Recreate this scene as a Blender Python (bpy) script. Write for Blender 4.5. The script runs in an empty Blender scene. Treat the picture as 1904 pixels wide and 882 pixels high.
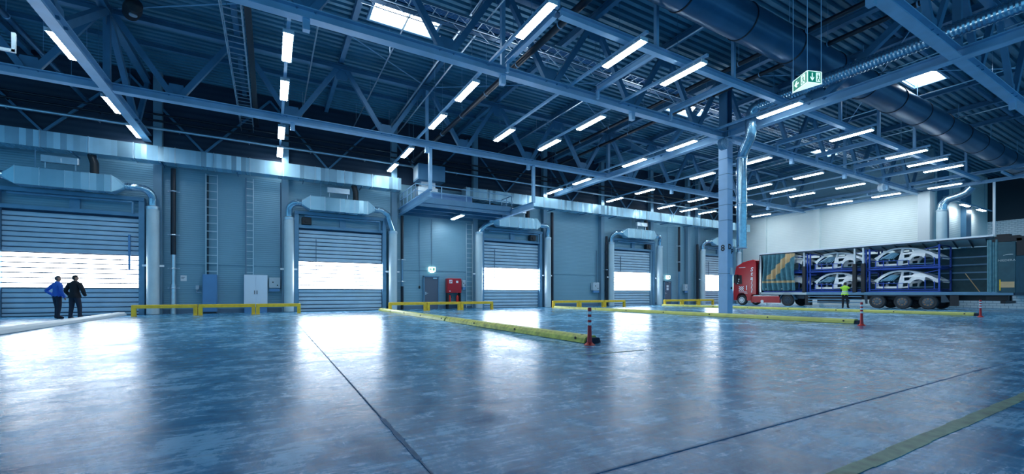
import bpy, bmesh, math, random
from mathutils import Vector, Matrix
from mathutils.geometry import tessellate_polygon
random.seed(7)
S = bpy.context.scene
COL = S.collection
PI = math.pi

# ---------------------------------------------------------------- camera, world, exposure
EYE = 1.04
cam_d = bpy.data.cameras.new('camera')
cam = bpy.data.objects.new('camera', cam_d); COL.objects.link(cam)
cam.location = (0, 0, EYE)
cam.rotation_euler = (PI/2, 0, -math.radians(29.57))
cam_d.sensor_width = 36.0
cam_d.lens = 793/1904*36
cam_d.shift_y = 105/1904
cam_d.clip_start = .05; cam_d.clip_end = 400
S.camera = cam
S.view_settings.view_transform = 'Standard'
S.view_settings.look = 'None'
S.view_settings.gamma = 1
S.view_settings.use_curve_mapping = False
S.view_settings.exposure = 0.2
S.cycles.use_denoising = True
S.cycles.max_bounces = 7
S.cycles.diffuse_bounces = 4
S.cycles.glossy_bounces = 4
S.cycles.sample_clamp_indirect = 6
WORLD_COL = (.15, .47, .76); WORLD_STR = .95
LAMP_COL = (.78, .92, 1.0); LAMP_STR = 42.0
DOOR_COL = (.80, .90, 1.0); DOOR_STR = 13.0
SKYLIGHT_STR = 9.0
w = bpy.data.worlds.new('world'); S.world = w; w.use_nodes = True
bg = w.node_tree.nodes['Background']
bg.inputs[0].default_value = (*WORLD_COL, 1); bg.inputs[1].default_value = WORLD_STR

# ---------------------------------------------------------------- materials
MATS = {}
def mat(name, col, rough=.5, metal=0., emit=None, estr=0., alpha=1., noise=0., nscale=2., bump=None, spec=.5):
    """procedural principled material; noise = colour variation, bump=(axis, period, strength)"""
    m = bpy.data.materials.new(name); m.use_nodes = True
    nt = m.node_tree; N = nt.nodes; K = nt.links
    b = N['Principled BSDF']
    b.inputs['Base Color'].default_value = (*col, 1)
    b.inputs['Roughness'].default_value = rough
    b.inputs['Metallic'].default_value = metal
    b.inputs['Specular IOR Level'].default_value = spec
    tc = N.new('ShaderNodeTexCoord')
    if noise > 0:
        n = N.new('ShaderNodeTexNoise'); n.inputs['Scale'].default_value = nscale; n.inputs['Detail'].default_value = 5
        K.new(tc.outputs['Object'], n.inputs['Vector'])
        r = N.new('ShaderNodeValToRGB'); K.new(n.outputs['Fac'], r.inputs['Fac'])
        r.color_ramp.elements[0].position = .3; r.color_ramp.elements[1].position = .7
        r.color_ramp.elements[0].color = (*[c*(1-noise) for c in col], 1)
        r.color_ramp.elements[1].color = (*[min(1, c*(1+noise)) for c in col], 1)
        K.new(r.outputs['Color'], b.inputs['Base Color'])
    if bump:
        ax, per, st = bump
        wv = N.new('ShaderNodeTexWave'); wv.wave_type = 'BANDS'; wv.bands_direction = ax
        wv.inputs['Scale'].default_value = .314159/per
        K.new(tc.outputs['Object'], wv.inputs['Vector'])
        bp = N.new('ShaderNodeBump'); bp.inputs['Strength'].default_value = st; bp.inputs['Distance'].default_value = .03
        K.new(wv.outputs['Fac'], bp.inputs['Height']); K.new(bp.outputs['Normal'], b.inputs['Normal'])
    if emit:
        b.inputs['Emission Color'].default_value = (*emit, 1); b.inputs['Emission Strength'].default_value = estr
    MATS[name] = m
    return m

def galv(name, col, rough, axis, period, lo=.55, hi=1.25):
    """galvanised sheet whose panels differ a little in tone, in strips along one axis"""
    m = bpy.data.materials.new(name); m.use_nodes = True
    nt = m.node_tree; N = nt.nodes; K = nt.links; b = N['Principled BSDF']
    b.inputs['Metallic'].default_value = .6; b.inputs['Roughness'].default_value = rough
    tc = N.new('ShaderNodeTexCoord'); sp = N.new('ShaderNodeSeparateXYZ'); K.new(tc.outputs['Object'], sp.inputs[0])
    dv = N.new('ShaderNodeMath'); dv.operation = 'DIVIDE'; dv.inputs[1].default_value = period
    K.new(sp.outputs[axis], dv.inputs[0])
    fl = N.new('ShaderNodeMath'); fl.operation = 'FLOOR'; K.new(dv.outputs[0], fl.inputs[0])
    wn = N.new('ShaderNodeTexWhiteNoise'); wn.noise_dimensions = '1D'; K.new(fl.outputs[0], wn.inputs['W'])
    n2 = N.new('ShaderNodeTexNoise'); n2.inputs['Scale'].default_value = 1.6; n2.inputs['Detail'].default_value = 6
    K.new(tc.outputs['Object'], n2.inputs['Vector'])
    ad = N.new('ShaderNodeMath'); ad.operation = 'ADD'; K.new(wn.outputs['Value'], ad.inputs[0]); K.new(n2.outputs['Fac'], ad.inputs[1])
    mr = N.new('ShaderNodeMapRange'); mr.inputs['From Min'].default_value = .2; mr.inputs['From Max'].default_value = 1.6
    mr.inputs['To Min'].default_value = lo; mr.inputs['To Max'].default_value = hi
    K.new(ad.outputs[0], mr.inputs['Value'])
    vm = N.new('ShaderNodeVectorMath'); vm.operation = 'SCALE'; vm.inputs[0].default_value = col
    K.new(mr.outputs[0], vm.inputs['Scale']); K.new(vm.outputs[0], b.inputs['Base Color'])
    m2 = N.new('ShaderNodeMapRange'); m2.inputs['To Min'].default_value = rough*.6; m2.inputs['To Max'].default_value = rough*1.4
    K.new(wn.outputs['Value'], m2.inputs['Value']); K.new(m2.outputs[0], b.inputs['Roughness'])
    MATS[name] = m
    return m

def floor_mat():
    m = bpy.data.materials.new('polished_concrete'); m.use_nodes = True
    nt = m.node_tree; N = nt.nodes; K = nt.links; b = N['Principled BSDF']
    tc = N.new('ShaderNodeTexCoord')
    def noise(sc, det, dist=0, rough=.6):
        n = N.new('ShaderNodeTexNoise'); n.inputs['Scale'].default_value = sc; n.inputs['Detail'].default_value = det
        n.inputs['Distortion'].default_value = dist; n.inputs['Roughness'].default_value = rough
        K.new(tc.outputs['Object'], n.inputs['Vector']); return n
    a = noise(.33, 9, 1.2, .68); c = noise(2.6, 10, .6, .75); d = noise(14, 8, 0, .7)
    mx = N.new('ShaderNodeMath'); mx.operation = 'MULTIPLY_ADD'; mx.inputs[1].default_value = .55
    K.new(c.outputs['Fac'], mx.inputs[0])
    s1 = N.new('ShaderNodeMath'); s1.operation = 'MULTIPLY'; s1.inputs[1].default_value = .45
    K.new(a.outputs['Fac'], s1.inputs[0]); K.new(s1.outputs[0], mx.inputs[2])
    # long fine brush marks in two directions
    last = mx
    for ang, sx, sy in ((.5, 1.6, 22), (-.9, 2.2, 30)):
        mp = N.new('ShaderNodeMapping'); mp.inputs['Rotation'].default_value = (0, 0, ang); mp.inputs['Scale'].default_value = (sx, sy, 1)
        K.new(tc.outputs['Object'], mp.inputs['Vector'])
        sn = N.new('ShaderNodeTexNoise'); sn.inputs['Scale'].default_value = .8; sn.inputs['Detail'].default_value = 7; sn.inputs['Distortion'].default_value = .8
        K.new(mp.outputs[0], sn.inputs['Vector'])
        sb = N.new('ShaderNodeMath'); sb.operation = 'SUBTRACT'; sb.inputs[1].default_value = .5; K.new(sn.outputs['Fac'], sb.inputs[0])
        ma = N.new('ShaderNodeMath'); ma.operation = 'MULTIPLY_ADD'; ma.inputs[1].default_value = .15
        K.new(sb.outputs[0], ma.inputs[0]); K.new(last.outputs[0], ma.inputs[2]); last = ma
    mx = last
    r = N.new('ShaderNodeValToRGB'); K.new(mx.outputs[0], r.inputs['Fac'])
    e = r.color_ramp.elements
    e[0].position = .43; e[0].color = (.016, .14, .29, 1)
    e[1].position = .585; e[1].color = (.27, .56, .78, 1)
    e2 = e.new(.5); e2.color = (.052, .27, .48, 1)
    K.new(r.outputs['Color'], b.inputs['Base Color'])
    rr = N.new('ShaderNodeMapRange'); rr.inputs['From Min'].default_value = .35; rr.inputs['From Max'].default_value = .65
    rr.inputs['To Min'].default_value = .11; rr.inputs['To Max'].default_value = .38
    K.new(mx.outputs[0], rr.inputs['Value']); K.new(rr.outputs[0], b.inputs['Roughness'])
    bp = N.new('ShaderNodeBump'); bp.inputs['Strength'].default_value = .3; bp.inputs['Distance'].default_value = .02
    ad = N.new('ShaderNodeMath'); ad.operation = 'MULTIPLY_ADD'; ad.inputs[1].default_value = .25
    K.new(d.outputs['Fac'], ad.inputs[0]); K.new(mx.outputs[0], ad.inputs[2])
    K.new(ad.outputs[0], bp.inputs['Height']); K.new(bp.outputs['Normal'], b.inputs['Normal'])
    b.inputs['IOR'].default_value = 1.45; b.inputs['Specular IOR Level'].default_value = .36
    # fine pale tyre scuffs: thin rings of a distorted wave
    wv = N.new('ShaderNodeTexWave'); wv.wave_type = 'RINGS'; wv.rings_direction = 'SPHERICAL'
    wv.inputs['Scale'].default_value = .35; wv.inputs['Distortion'].default_value = 9; wv.inputs['Detail'].default_value = 3; wv.inputs['Detail Scale'].default_value = .5
    K.new(tc.outputs['Object'], wv.inputs['Vector'])
    r2 = N.new('ShaderNodeValToRGB'); K.new(wv.outputs['Fac'], r2.inputs['Fac'])
    r2.color_ramp.elements[0].position = .982; r2.color_ramp.elements[0].color = (0, 0, 0, 1)
    r2.color_ramp.elements[1].position = 1.0; r2.color_ramp.elements[1].color = (.5, .5, .5, 1)
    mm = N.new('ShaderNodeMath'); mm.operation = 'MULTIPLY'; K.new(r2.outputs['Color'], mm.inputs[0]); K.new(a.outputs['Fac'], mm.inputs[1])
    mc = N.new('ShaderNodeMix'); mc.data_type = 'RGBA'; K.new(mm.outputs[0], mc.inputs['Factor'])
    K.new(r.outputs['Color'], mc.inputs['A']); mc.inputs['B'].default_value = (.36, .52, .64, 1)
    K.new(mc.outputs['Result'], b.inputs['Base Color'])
    MATS['floor'] = m
    return m

def brick_mat(name, c1, c2, mortar, scale=1.5):
    m = bpy.data.materials.new(name); m.use_nodes = True
    nt = m.node_tree; N = nt.nodes; K = nt.links; b = N['Principled BSDF']
    tc = N.new('ShaderNodeTexCoord'); sp = N.new('ShaderNodeSeparateXYZ'); cb = N.new('ShaderNodeCombineXYZ')
    K.new(tc.outputs['Object'], sp.inputs[0]); K.new(sp.outputs['Y'], cb.inputs['X']); K.new(sp.outputs['Z'], cb.inputs['Y'])
    br = N.new('ShaderNodeTexBrick'); K.new(cb.outputs[0], br.inputs['Vector'])
    br.inputs['Color1'].default_value = (*c1, 1); br.inputs['Color2'].default_value = (*c2, 1); br.inputs['Mortar'].default_value = (*mortar, 1)
    br.inputs['Scale'].default_value = scale; br.inputs['Mortar Size'].default_value = .018
    br.inputs['Brick Width'].default_value = .55; br.inputs['Row Height'].default_value = .26
    K.new(br.outputs['Color'], b.inputs['Base Color']); b.inputs['Roughness'].default_value = .45
    MATS[name] = m
    return m

floor_mat()
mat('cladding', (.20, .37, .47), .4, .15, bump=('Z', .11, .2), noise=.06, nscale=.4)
mat('shaded_cladding', (.010, .028, .06), .6, 0, bump=('Z', .3, .3), noise=.15, nscale=.4)  # cladding for the unlit upper wall, its shade put into the colour
mat('pale_cladding', (.82, .89, .87), .5, .05, bump=('Z', .16, .3), noise=.05, nscale=.3)
brick_mat('white_brick', (.92, .94, .95), (.86, .9, .92), (.34, .40, .45))
mat('dark_wall', (.03, .045, .06), .8)
mat('deck', (.09, .25, .36), .4, .35, noise=.2, nscale=.7)
mat('steel', (.085, .22, .36), .42, .15, noise=.12, nscale=1.5)
mat('pale_steel', (.27, .47, .66), .42, .1, noise=.1, nscale=1.5)
mat('pillar_paint', (.30, .48, .70), .5, .0, noise=.06, nscale=2)
mat('dark_line', (.10, .18, .27), .6)
galv('galv_duct', (.42, .66, .80), .36, 'X', .21, .72, 1.12)
galv('galv_box', (.34, .56, .68), .36, 'X', .26, .8, 1.1)
mat('spiral', (.42, .60, .72), .22, .9, noise=.15, nscale=6)
mat('big_duct', (.035, .12, .22), .28, .4, noise=.15, nscale=1.)
mat('pale_pipe', (.52, .64, .70), .4, .1, noise=.05)
mat('slat', (.48, .62, .73), .4, .15, noise=.08, nscale=1.5)
mat('slat_gap', (.03, .06, .11), .7)
mat('frame_steel', (.13, .28, .42), .38, .2, noise=.1)
mat('lit_window', (.8, .9, 1), .4, 0, emit=DOOR_COL, estr=DOOR_STR)
mat('lamp', (.9, .95, 1), .4, 0, emit=LAMP_COL, estr=LAMP_STR)
mat('lamp_body', (.75, .82, .88), .4, .1)
mat('skylight', (.9, .95, 1), .4, 0, emit=(.85, .94, 1), estr=SKYLIGHT_STR)
mat('black_pipe', (.012, .016, .028), .3, .2)
mat('black', (.012, .014, .02), .5)
mat('rubber', (.03, .034, .04), .7, noise=.2, nscale=9)
mat('galv_small', (.6, .7, .78), .28, .85, noise=.1, nscale=4)
mat('yellow', (.92, .55, .03), .45, noise=.15, nscale=5)
mat('yellow_worn', (.62, .58, .10), .5, noise=.4, nscale=7)
mat('yellow_pale', (.60, .60, .14), .45, noise=.15, nscale=3)
mat('red', (.62, .01, .015), .3, noise=.08)
mat('red_cab', (.42, .004, .014), .3, noise=.06)
mat('orange_red', (.75, .03, .02), .45)
mat('white', (.82, .86, .9), .4)
mat('cream', (.66, .70, .72), .5)
mat('box_grey', (.45, .55, .62), .5)
mat('cabinet_blue', (.10, .26, .50), .4, noise=.05)
mat('cabinet_white', (.72, .78, .88), .22, .1)
mat('door_grey', (.10, .13, .19), .5)
mat('blue_rack', (.02, .08, .42), .4, .2, noise=.1)
mat('white_body', (.93, .95, .96), .25, .1, noise=.1, nscale=3)
mat('dark_teal', (.03, .10, .13), .6, noise=.15, nscale=3)
mat('curtain_teal', (.08, .22, .27), .55, noise=.2, nscale=4)
mat('curtain_orange', (.66, .45, .24), .6, noise=.1)
mat('trailer_dark', (.03, .06, .09), .6)
mat('trailer_pale', (.55, .62, .64), .5)
mat('roof_sheet', (.5, .6, .62), .5, emit=None)
mat('alu', (.6, .68, .72), .3, .7)
mat('rim_grey', (.10, .13, .16), .4, .3)
mat('rim_orange', (.45, .22, .10), .4, .5)
mat('sign_green', (.0, .22, .14), .4, emit=(.0, .30, .18), estr=.35)
mat('sign_white', (.8, .95, .9), .4, emit=(.75, 1, .9), estr=.8)
mat('exit_lit', (.8, .95, .9), .4, emit=(.7, 1, .9), estr=2.5)
mat('paint_line', (.24, .31, .20), .45, noise=.5, nscale=9)
mat('joint', (.04, .15, .28), .6, noise=.3, nscale=12)
mat('skin', (.45, .24, .17), .5)
mat('hair_dark', (.015, .012, .014), .6)
mat('hair_grey', (.12, .10, .10), .6)
mat('shirt_blue', (.03, .13, .55), .7, noise=.1, nscale=8)
mat('cloth_black', (.008, .008, .014), .8)
mat('cloth_navy', (.012, .018, .04), .8)
mat('hi_vis', (.50, .85, .05), .6)
mat('reflective', (.8, .85, .85), .3)
mat('column_paint', (.17, .30, .40), .45)
mat('paper', (.75, .8, .85), .6)

# ---------------------------------------------------------------- mesh helpers
ROOT = {}
class MB:
    """collects shapes in world metres and links them as one mesh"""
    def __init__(s): s.v = []; s.f = []; s.m = []
    def face(s, pts, mi=0):
        k = len(s.v); s.v += [Vector(p) for p in pts]; s.f.append(list(range(k, k+len(pts)))); s.m.append(mi)
    def quads(s, vs, fs, mi=0):
        k = len(s.v); s.v += [Vector(p) for p in vs]; s.f += [[i+k for i in f] for f in fs]; s.m += [mi]*len(fs)
    def box(s, x0, x1, y0, y1, z0, z1, mi=0):
        vs = [(x, y, z) for x in (x0, x1) for y in (y0, y1) for z in (z0, z1)]
        s.quads(vs, [(0, 1, 3, 2), (4, 6, 7, 5), (0, 4, 5, 1), (2, 3, 7, 6), (0, 2, 6, 4), (1, 5, 7, 3)], mi); return s
    def cham(s, x0, x1, y0, y1, z0, z1, c=.02, mi=0):
        """box with chamfered vertical and top edges"""
        r = []
        for z, k in ((z0, 0), (z1-c, 0), (z1, c)):
            r.append([(x0+c+k, y0+k, z), (x1-c-k, y0+k, z), (x1-k, y0+c+k, z), (x1-k, y1-c-k, z), (x1-c-k, y1-k, z), (x0+c+k, y1-k, z), (x0+k, y1-c-k, z), (x0+k, y0+c+k, z)])
        vs = r[0]+r[1]+r[2]; fs = [tuple(range(7, -1, -1)), tuple(range(16, 24))]
        for a in (0, 8):
            for i in range(8): fs.append((a+i, a+(i+1) % 8, a+8+(i+1) % 8, a+8+i))
        s.quads(vs, fs, mi); return s
    def frame(s, p, q, up=(0, 0, 1)):
        p, q = Vector(p), Vector(q); d = (q-p).normalized(); u = Vector(up)
        if abs(d.dot(u)) > .98: u = Vector((1, 0, 0))
        a = d.cross(u).normalized(); b = a.cross(d).normalized(); return p, q, a, b
    def bar(s, p, q, wd, h, up=(0, 0, 1), mi=0):
        p, q, a, b = s.frame(p, q, up)
        vs = [e + a*(i*wd/2) + b*(j*h/2) for e in (p, q) for i, j in ((-1, -1), (1, -1), (1, 1), (-1, 1))]
        s.quads(vs, [(0, 1, 2, 3), (7, 6, 5, 4), (0, 4, 5, 1), (1, 5, 6, 2), (2, 6, 7, 3), (3, 7, 4, 0)], mi); return s
    def ibeam(s, p, q, wd, h, t=.03, up=(0, 0, 1), mi=0):
        p, q, a, b = s.frame(p, q, up)
        for off in (-h/2+t/2, h/2-t/2): s.bar(p+b*off, q+b*off, wd, t, up, mi)
        s.bar(p, q, t*.7, h-2*t, up, mi); return s
    def tube(s, pts, r, n=10, mi=0, rib=0., step=.12, cap=True):
        pts = [Vector(p) for p in pts]
        if rib:
            out = []
            for a, b in zip(pts, pts[1:]):
                k = max(1, int((b-a).length/step))
                for i in range(k): out.append(a+(b-a)*i/k)
            pts = out+[pts[-1]]
        base = len(s.v); L = len(pts)
        d = (pts[1]-pts[0]).normalized(); u = Vector((0, 0, 1)) if abs(d.z) < .9 else Vector((1, 0, 0))
        a = d.cross(u).normalized()
        for i, p in enumerate(pts):
            t = (pts[min(i+1, L-1)]-pts[max(i-1, 0)]).normalized()
            a = (a - t*a.dot(t)).normalized(); b = t.cross(a)
            rr = (r[i] if isinstance(r, (list, tuple)) else r) + (rib if i % 2 else 0)
            for k in range(n):
                an = 2*PI*k/n; s.v.append(p + a*math.cos(an)*rr + b*math.sin(an)*rr)
        for i in range(L-1):
            for k in range(n):
                s.f.append([base+i*n+k, base+i*n+(k+1) % n, base+(i+1)*n+(k+1) % n, base+(i+1)*n+k]); s.m.append(mi)
        if cap:
            s.f.append([base+k for k in range(n)][::-1]); s.m.append(mi)
            s.f.append([base+(L-1)*n+k for k in range(n)]); s.m.append(mi)
        return s
    def cyl(s, p, q, r, n=16, mi=0): return s.tube([p, q], r, n, mi)
    def prism(s, poly, axis, a0, a1, mi=0):
        """poly = 2-D outline; axis 'x': poly is (y,z), 'y': (x,z), 'z': (x,y)"""
        def P(t, a): return {'x': (a, t[0], t[1]), 'y': (t[0], a, t[1]), 'z': (t[0], t[1], a)}[axis]
        n = len(poly); vs = [P(t, a0) for t in poly]+[P(t, a1) for t in poly]
        fs = [tuple(range(n))[::-1], tuple(range(n, 2*n))]+[(i, (i+1) % n, n+(i+1) % n, n+i) for i in range(n)]
        s.quads(vs, fs, mi); return s
    def plate(s, polys, axis, a0, a1, mi=0):
        """outline with holes (list of polygons) extruded along axis"""
        def P(t, a): return Vector({'x': (a, t[0], t[1]), 'y': (t[0], a, t[1]), 'z': (t[0], t[1], a)}[axis])
        flat = [t for p in polys for t in p]; tri = tessellate_polygon([[Vector((t[0], t[1], 0)) for t in p] for p in polys])
        n = len(flat); fs = [tuple(t) for t in tri]+[tuple(i+n for i in t[::-1]) for t in tri]
        k = 0
        for p in polys:
            for i in range(len(p)): fs.append((k+i, k+(i+1) % len(p), n+k+(i+1) % len(p), n+k+i))
            k += len(p)
        s.quads([P(t, a0) for t in flat]+[P(t, a1) for t in flat], fs, mi); return s
    def lathe(s, c, prof, n=20, axis='z', mi=0, mis=None):
        base = len(s.v); c = Vector(c)
        for r, z in prof:
            for k in range(n):
                an = 2*PI*k/n; x, y = r*math.cos(an), r*math.sin(an)
                s.v.append(c+Vector({'z': (x, y, z), 'x': (z, x, y), 'y': (x, z, y)}[axis]))
        for i in range(len(prof)-1):
            for k in range(n):
                s.f.append([base+i*n+k, base+i*n+(k+1) % n, base+(i+1)*n+(k+1) % n, base+(i+1)*n+k]); s.m.append(mis[i] if mis else mi)
        s.f.append([base+k for k in range(n)][::-1]); s.m.append(mis[0] if mis else mi)
        L = len(prof)-1; s.f.append([base+L*n+k for k in range(n)]); s.m.append(mis[-1] if mis else mi)
        return s
    def build(s, name, mats, parent=None, smooth=False, origin=None, label=None):
        me = bpy.data.meshes.new(name)
        o0 = ROOT.get(parent.name, Vector()) if parent else (Vector(origin) if origin else None)
        if o0 is None:
            xs = [v.x for v in s.v]; ys = [v.y for v in s.v]; zs = [v.z for v in s.v]
            o0 = Vector(((min(xs)+max(xs))/2, (min(ys)+max(ys))/2, min(zs)))
        me.from_pydata([v-o0 for v in s.v], [], s.f)
        if isinstance(mats, str): mats = [mats]
        for m in mats: me.materials.append(MATS[m])
        if len(mats) > 1:
            for p, i in zip(me.polygons, s.m): p.material_index = i
        bm = bmesh.new(); bm.from_mesh(me); bmesh.ops.recalc_face_normals(bm, faces=bm.faces); bm.to_mesh(me); bm.free()
        if smooth:
            for p in me.polygons: p.use_smooth = True
            try: me.set_sharp_from_angle(angle=math.radians(40))
            except Exception: pass
        me.update()
        o = bpy.data.objects.new(name, me); COL.objects.link(o)
        if parent: o.parent = parent
        else: o.location = o0
        ROOT[o.name] = o0
        if label: o['label'] = label
        return o

def each(mb, name, mats, parent, smooth=False):
    """every loose piece becomes a part of its own"""
    n = len(mb.v); g = list(range(n))
    def find(i):
        while g[i] != i: g[i] = g[g[i]]; i = g[i]
        return i
    for f in mb.f:
        for i in f[1:]:
            a, b = find(f[0]), find(i)
            if a != b: g[b] = a
    groups = {}
    for f, mi in zip(mb.f, mb.m): groups.setdefault(find(f[0]), []).append((f, mi))
    for fl in groups.values():
        used = sorted({i for f, _ in fl for i in f}); mp = {i: j for j, i in enumerate(used)}
        q = MB(); q.v = [mb.v[i] for i in used]; q.f = [[mp[i] for i in f] for f, _ in fl]; q.m = [mi for _, mi in fl]
        q.build(name, mats, parent, smooth)
def tag(o, label, cat, group=None, kind=None):
    o['label'] = label; o['category'] = cat
    if group: o['group'] = group
    if kind: o['kind'] = kind
    return o
def thing(name, label, cat, loc, group=None):
    o = bpy.data.objects.new(name, None); COL.objects.link(o); o.location = loc; o.empty_display_size = .2
    ROOT[o.name] = Vector(loc); return tag(o, label, cat, group)
def struct(name, mb, mats, label=None, **k):
    o = mb.build(name, mats, **k); o['kind'] = 'structure'
    if label: o['label'] = label
    return o
def copy_tree(o, loc):
    c = o.copy(); COL.objects.link(c); c.location = loc
    for ch in list(o.children):
        d = ch.copy(); COL.objects.link(d); d.parent = c
        for g in list(ch.children):
            e = g.copy(); COL.objects.link(e); e.parent = d
    return c
ORD = ['nearest', 'second', 'third', 'fourth', 'fifth', 'sixth', 'seventh', 'eighth', 'ninth', 'tenth', 'eleventh', 'twelfth', 'thirteenth', 'fourteenth', 'fifteenth', 'sixteenth', 'seventeenth', 'eighteenth']
NTH = ['first'] + ORD[1:]
def text_mb(txt, size, place, depth=.01, shear=0, bold=.0):
    """text as mesh; place(x, y, d) -> world point"""
    cu = bpy.data.curves.new('t', 'FONT'); cu.body = txt; cu.size = size; cu.extrude = depth/2; cu.shear = shear; cu.offset = bold
    cu.align_x = 'CENTER'; cu.align_y = 'CENTER'; cu.resolution_u = 3
    o = bpy.data.objects.new('t', cu); COL.objects.link(o)
    bpy.context.view_layer.update()
    me = bpy.data.meshes.new_from_object(o.evaluated_get(bpy.context.evaluated_depsgraph_get()))
    mb = MB(); mb.quads([place(v.co.x, v.co.y, v.co.z) for v in me.vertices], [tuple(p.vertices) for p in me.polygons])
    bpy.data.objects.remove(o); bpy.data.curves.remove(cu); bpy.data.meshes.remove(me)
    return mb

# ================================================================ SETTING
WY = 27.5      # door wall
WX = 44.0      # far right wall
XL, YN = -19.0, -7.0
RZ = 12.1      # underside of roof deck
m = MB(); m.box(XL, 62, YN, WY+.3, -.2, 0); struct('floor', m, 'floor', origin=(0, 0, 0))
# joints and paint on the floor
m = MB(); m.box(.804, .816, YN+1, 25, .001, .004)
for i in range(26):
    y = 2+i*.2; wd = .008+.012*random.random() if 3 <= i < 8 else .001; m.box(.805-wd, .815+wd, y, y+.2, .001, .0045)
struct('trim_1', m, 'joint', 'dark joint in the concrete floor running towards the doors', origin=(0, 0, 0))
m = MB(); m.box(-6, 40, 1.893, 1.907, .001, .004)
struct('trim_2', m, 'joint', 'thin joint in the concrete floor running to the right', origin=(0, 0, 0))
m = MB()
for i in range(40):
    x = 1.6+i*.22
    a = random.random()*.012; m.box(x, x+.22, 1.14+a, 1.25-random.random()*.012, .001, .004)
struct('trim_3', m, 'paint_line', 'worn yellow painted line on the floor at lower right', origin=(0, 0, 0))
m = MB(); m.box(4.6, 6.0, 5.62, 5.66, .001, .004); struct('trim_4', m, 'paint_line', 'short faint yellow line by the nearest delineator', origin=(0, 0, 0))
# door wall
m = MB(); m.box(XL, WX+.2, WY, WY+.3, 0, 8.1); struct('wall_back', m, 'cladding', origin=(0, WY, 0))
m = MB(); m.box(XL, WX+.2, WY, WY+.3, 8.1, RZ+.2); struct('wall_back_upper', m, 'shaded_cladding', origin=(0, WY, 0))
m = MB(); m.box(XL, WX, WY-.06, WY, 0, .22); struct('baseboard_back', m, 'dark_line', origin=(0, WY, 0))
m = MB(); m.box(XL, WX, WY-.05, WY, 2.56, 2.61); struct('trim_5', m, 'cladding', 'ledge line along the door wall above door height', origin=(0, WY, 0))
# far right wall
m = MB(); m.box(WX, WX+.3, 12.4, WY+.3, 0, 8.8); struct('wall_right', m, 'pale_cladding', origin=(WX, 0, 0))
m = MB(); m.box(WX, WX+.3, 12.4, WY+.3, 8.8, RZ+.2); struct('wall_right_upper', m, 'cladding', origin=(WX, 0, 0))
m = MB(); m.box(WX, WX+.3, YN, 12.4, 0, 3.2); struct('wall_right_low', m, 'white_brick', origin=(WX, 0, 0))
m = MB(); m.box(WX-.08, WX+.35, YN, 12.3, 3.2, 3.32); struct('trim_6', m, 'frame_steel', 'steel ledge on top of the low brick wall', origin=(WX, 0, 0))
m = MB(); m.box(WX+.3, 60.3, 13.1, 13.4, 0, RZ+.2); struct('wall_annex_side', m, 'pale_cladding', origin=(WX, 13, 0))
m = MB(); m.box(60, 60.3, YN, 13.1, 0, 7.9); struct('wall_annex_end', m, 'white_brick', origin=(60, 0, 0))
m = MB(); m.box(60, 60.3, YN, 13.1, 7.9, RZ+.2); struct('wall_annex_top', m, 'dark_wall', origin=(60, 0, 0))
m = MB()
for y, wd in ((20.35, .5), (25.0, .12)): m.box(WX-.22, WX, y-wd/2, y+wd/2, 0, 8.8)
struct('trim_7', m, 'pale_cladding', 'pale wall posts on the far right wall', origin=(WX, 0, 0))
m = MB(); m.cham(43.0, 43.98, 12.35, 13.05, 0, 8.75, .02); struct('trim_8', m, 'cream', 'pale square column casing at the end of the far wall', origin=(43.5, 12.7, 0))
for x, k in ((47.2, 9), (52.6, 10)):
    m = MB(); m.box(x, x+1.3, 12.75, 13.1, 0, RZ); struct('trim_%d' % k, m, 'steel', 'blue grey column on the side wall beyond the trailer', origin=(x, 13, 0))
# ceiling : trapezoidal metal deck, ribs along X, pitch .3
def ceiling():
    m = MB(); y = YN; prof = []
    while y < WY:
        prof += [(y, RZ), (y+.16, RZ), (y+.2, RZ+.12), (y+.29, RZ+.12)]; y += .33
    prof.append((WY+.2, RZ)); n = len(prof)
    holes = [(3.45, 6.0, 16.5, 17.6), (20.5, 23.0, 16.3, 17.6), (28.0, 29.9, 7.95, 9.2), (36.3, 38.8, 16.0, 17.3)]
    xs = sorted(set([XL, 62] + [h[0] for h in holes] + [h[1] for h in holes]))
    for a, b in zip(xs, xs[1:]):
        for i in range(n-1):
            yc = (prof[i][0]+prof[i+1][0])/2; xc = (a+b)/2
            if any(h[0] < xc < h[1] and h[2] < yc < h[3] for h in holes): continue
            m.face([(a, prof[i][0], prof[i][1]), (b, prof[i][0], prof[i][1]), (b, prof[i+1][0], prof[i+1][1]), (a, prof[i+1][0], prof[i+1][1])])
    c = struct('ceiling', m, 'deck', origin=(0, 0, RZ))
    m = MB()
    for h in holes: pass
    # light-tight roof skin above the ribs
    for a, b in zip(xs, xs[1:]):
        ys = sorted(set([YN, WY+.3] + [v for h in holes for v in h[2:]]))
        for p, q in zip(ys, ys[1:]):
            if any(h[0] < (a+b)/2 < h[1] and h[2] < (p+q)/2 < h[3] for h in holes): continue
            m.box(a, b, p, q, RZ+.2, RZ+.4)
    struct('ceiling_roof', m, 'dark_wall', origin=(0, 0, RZ))
    for i, h in enumerate(holes):
        f = MB(); t = .1
        f.box(h[0]-t, h[0], h[2]-t, h[3]+t, RZ-.12, RZ+.45); f.box(h[1], h[1]+t, h[2]-t, h[3]+t, RZ-.12, RZ+.45)
        f.box(h[0], h[1], h[2]-t, h[2], RZ-.12, RZ+.45); f.box(h[0], h[1], h[3], h[3]+t, RZ-.12, RZ+.45)
        wn = struct('window_%d' % (i+1), f, 'pale_steel', 'frame of the %s roof light from the left' % NTH[i], origin=((h[0]+h[1])/2, (h[2]+h[3])/2, RZ-.12))
        g = MB(); g.box(h[0], h[1], h[2], h[3], RZ+.12, RZ+.15); g.build('skylight_pane', 'skylight', wn)
ceiling()

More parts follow.
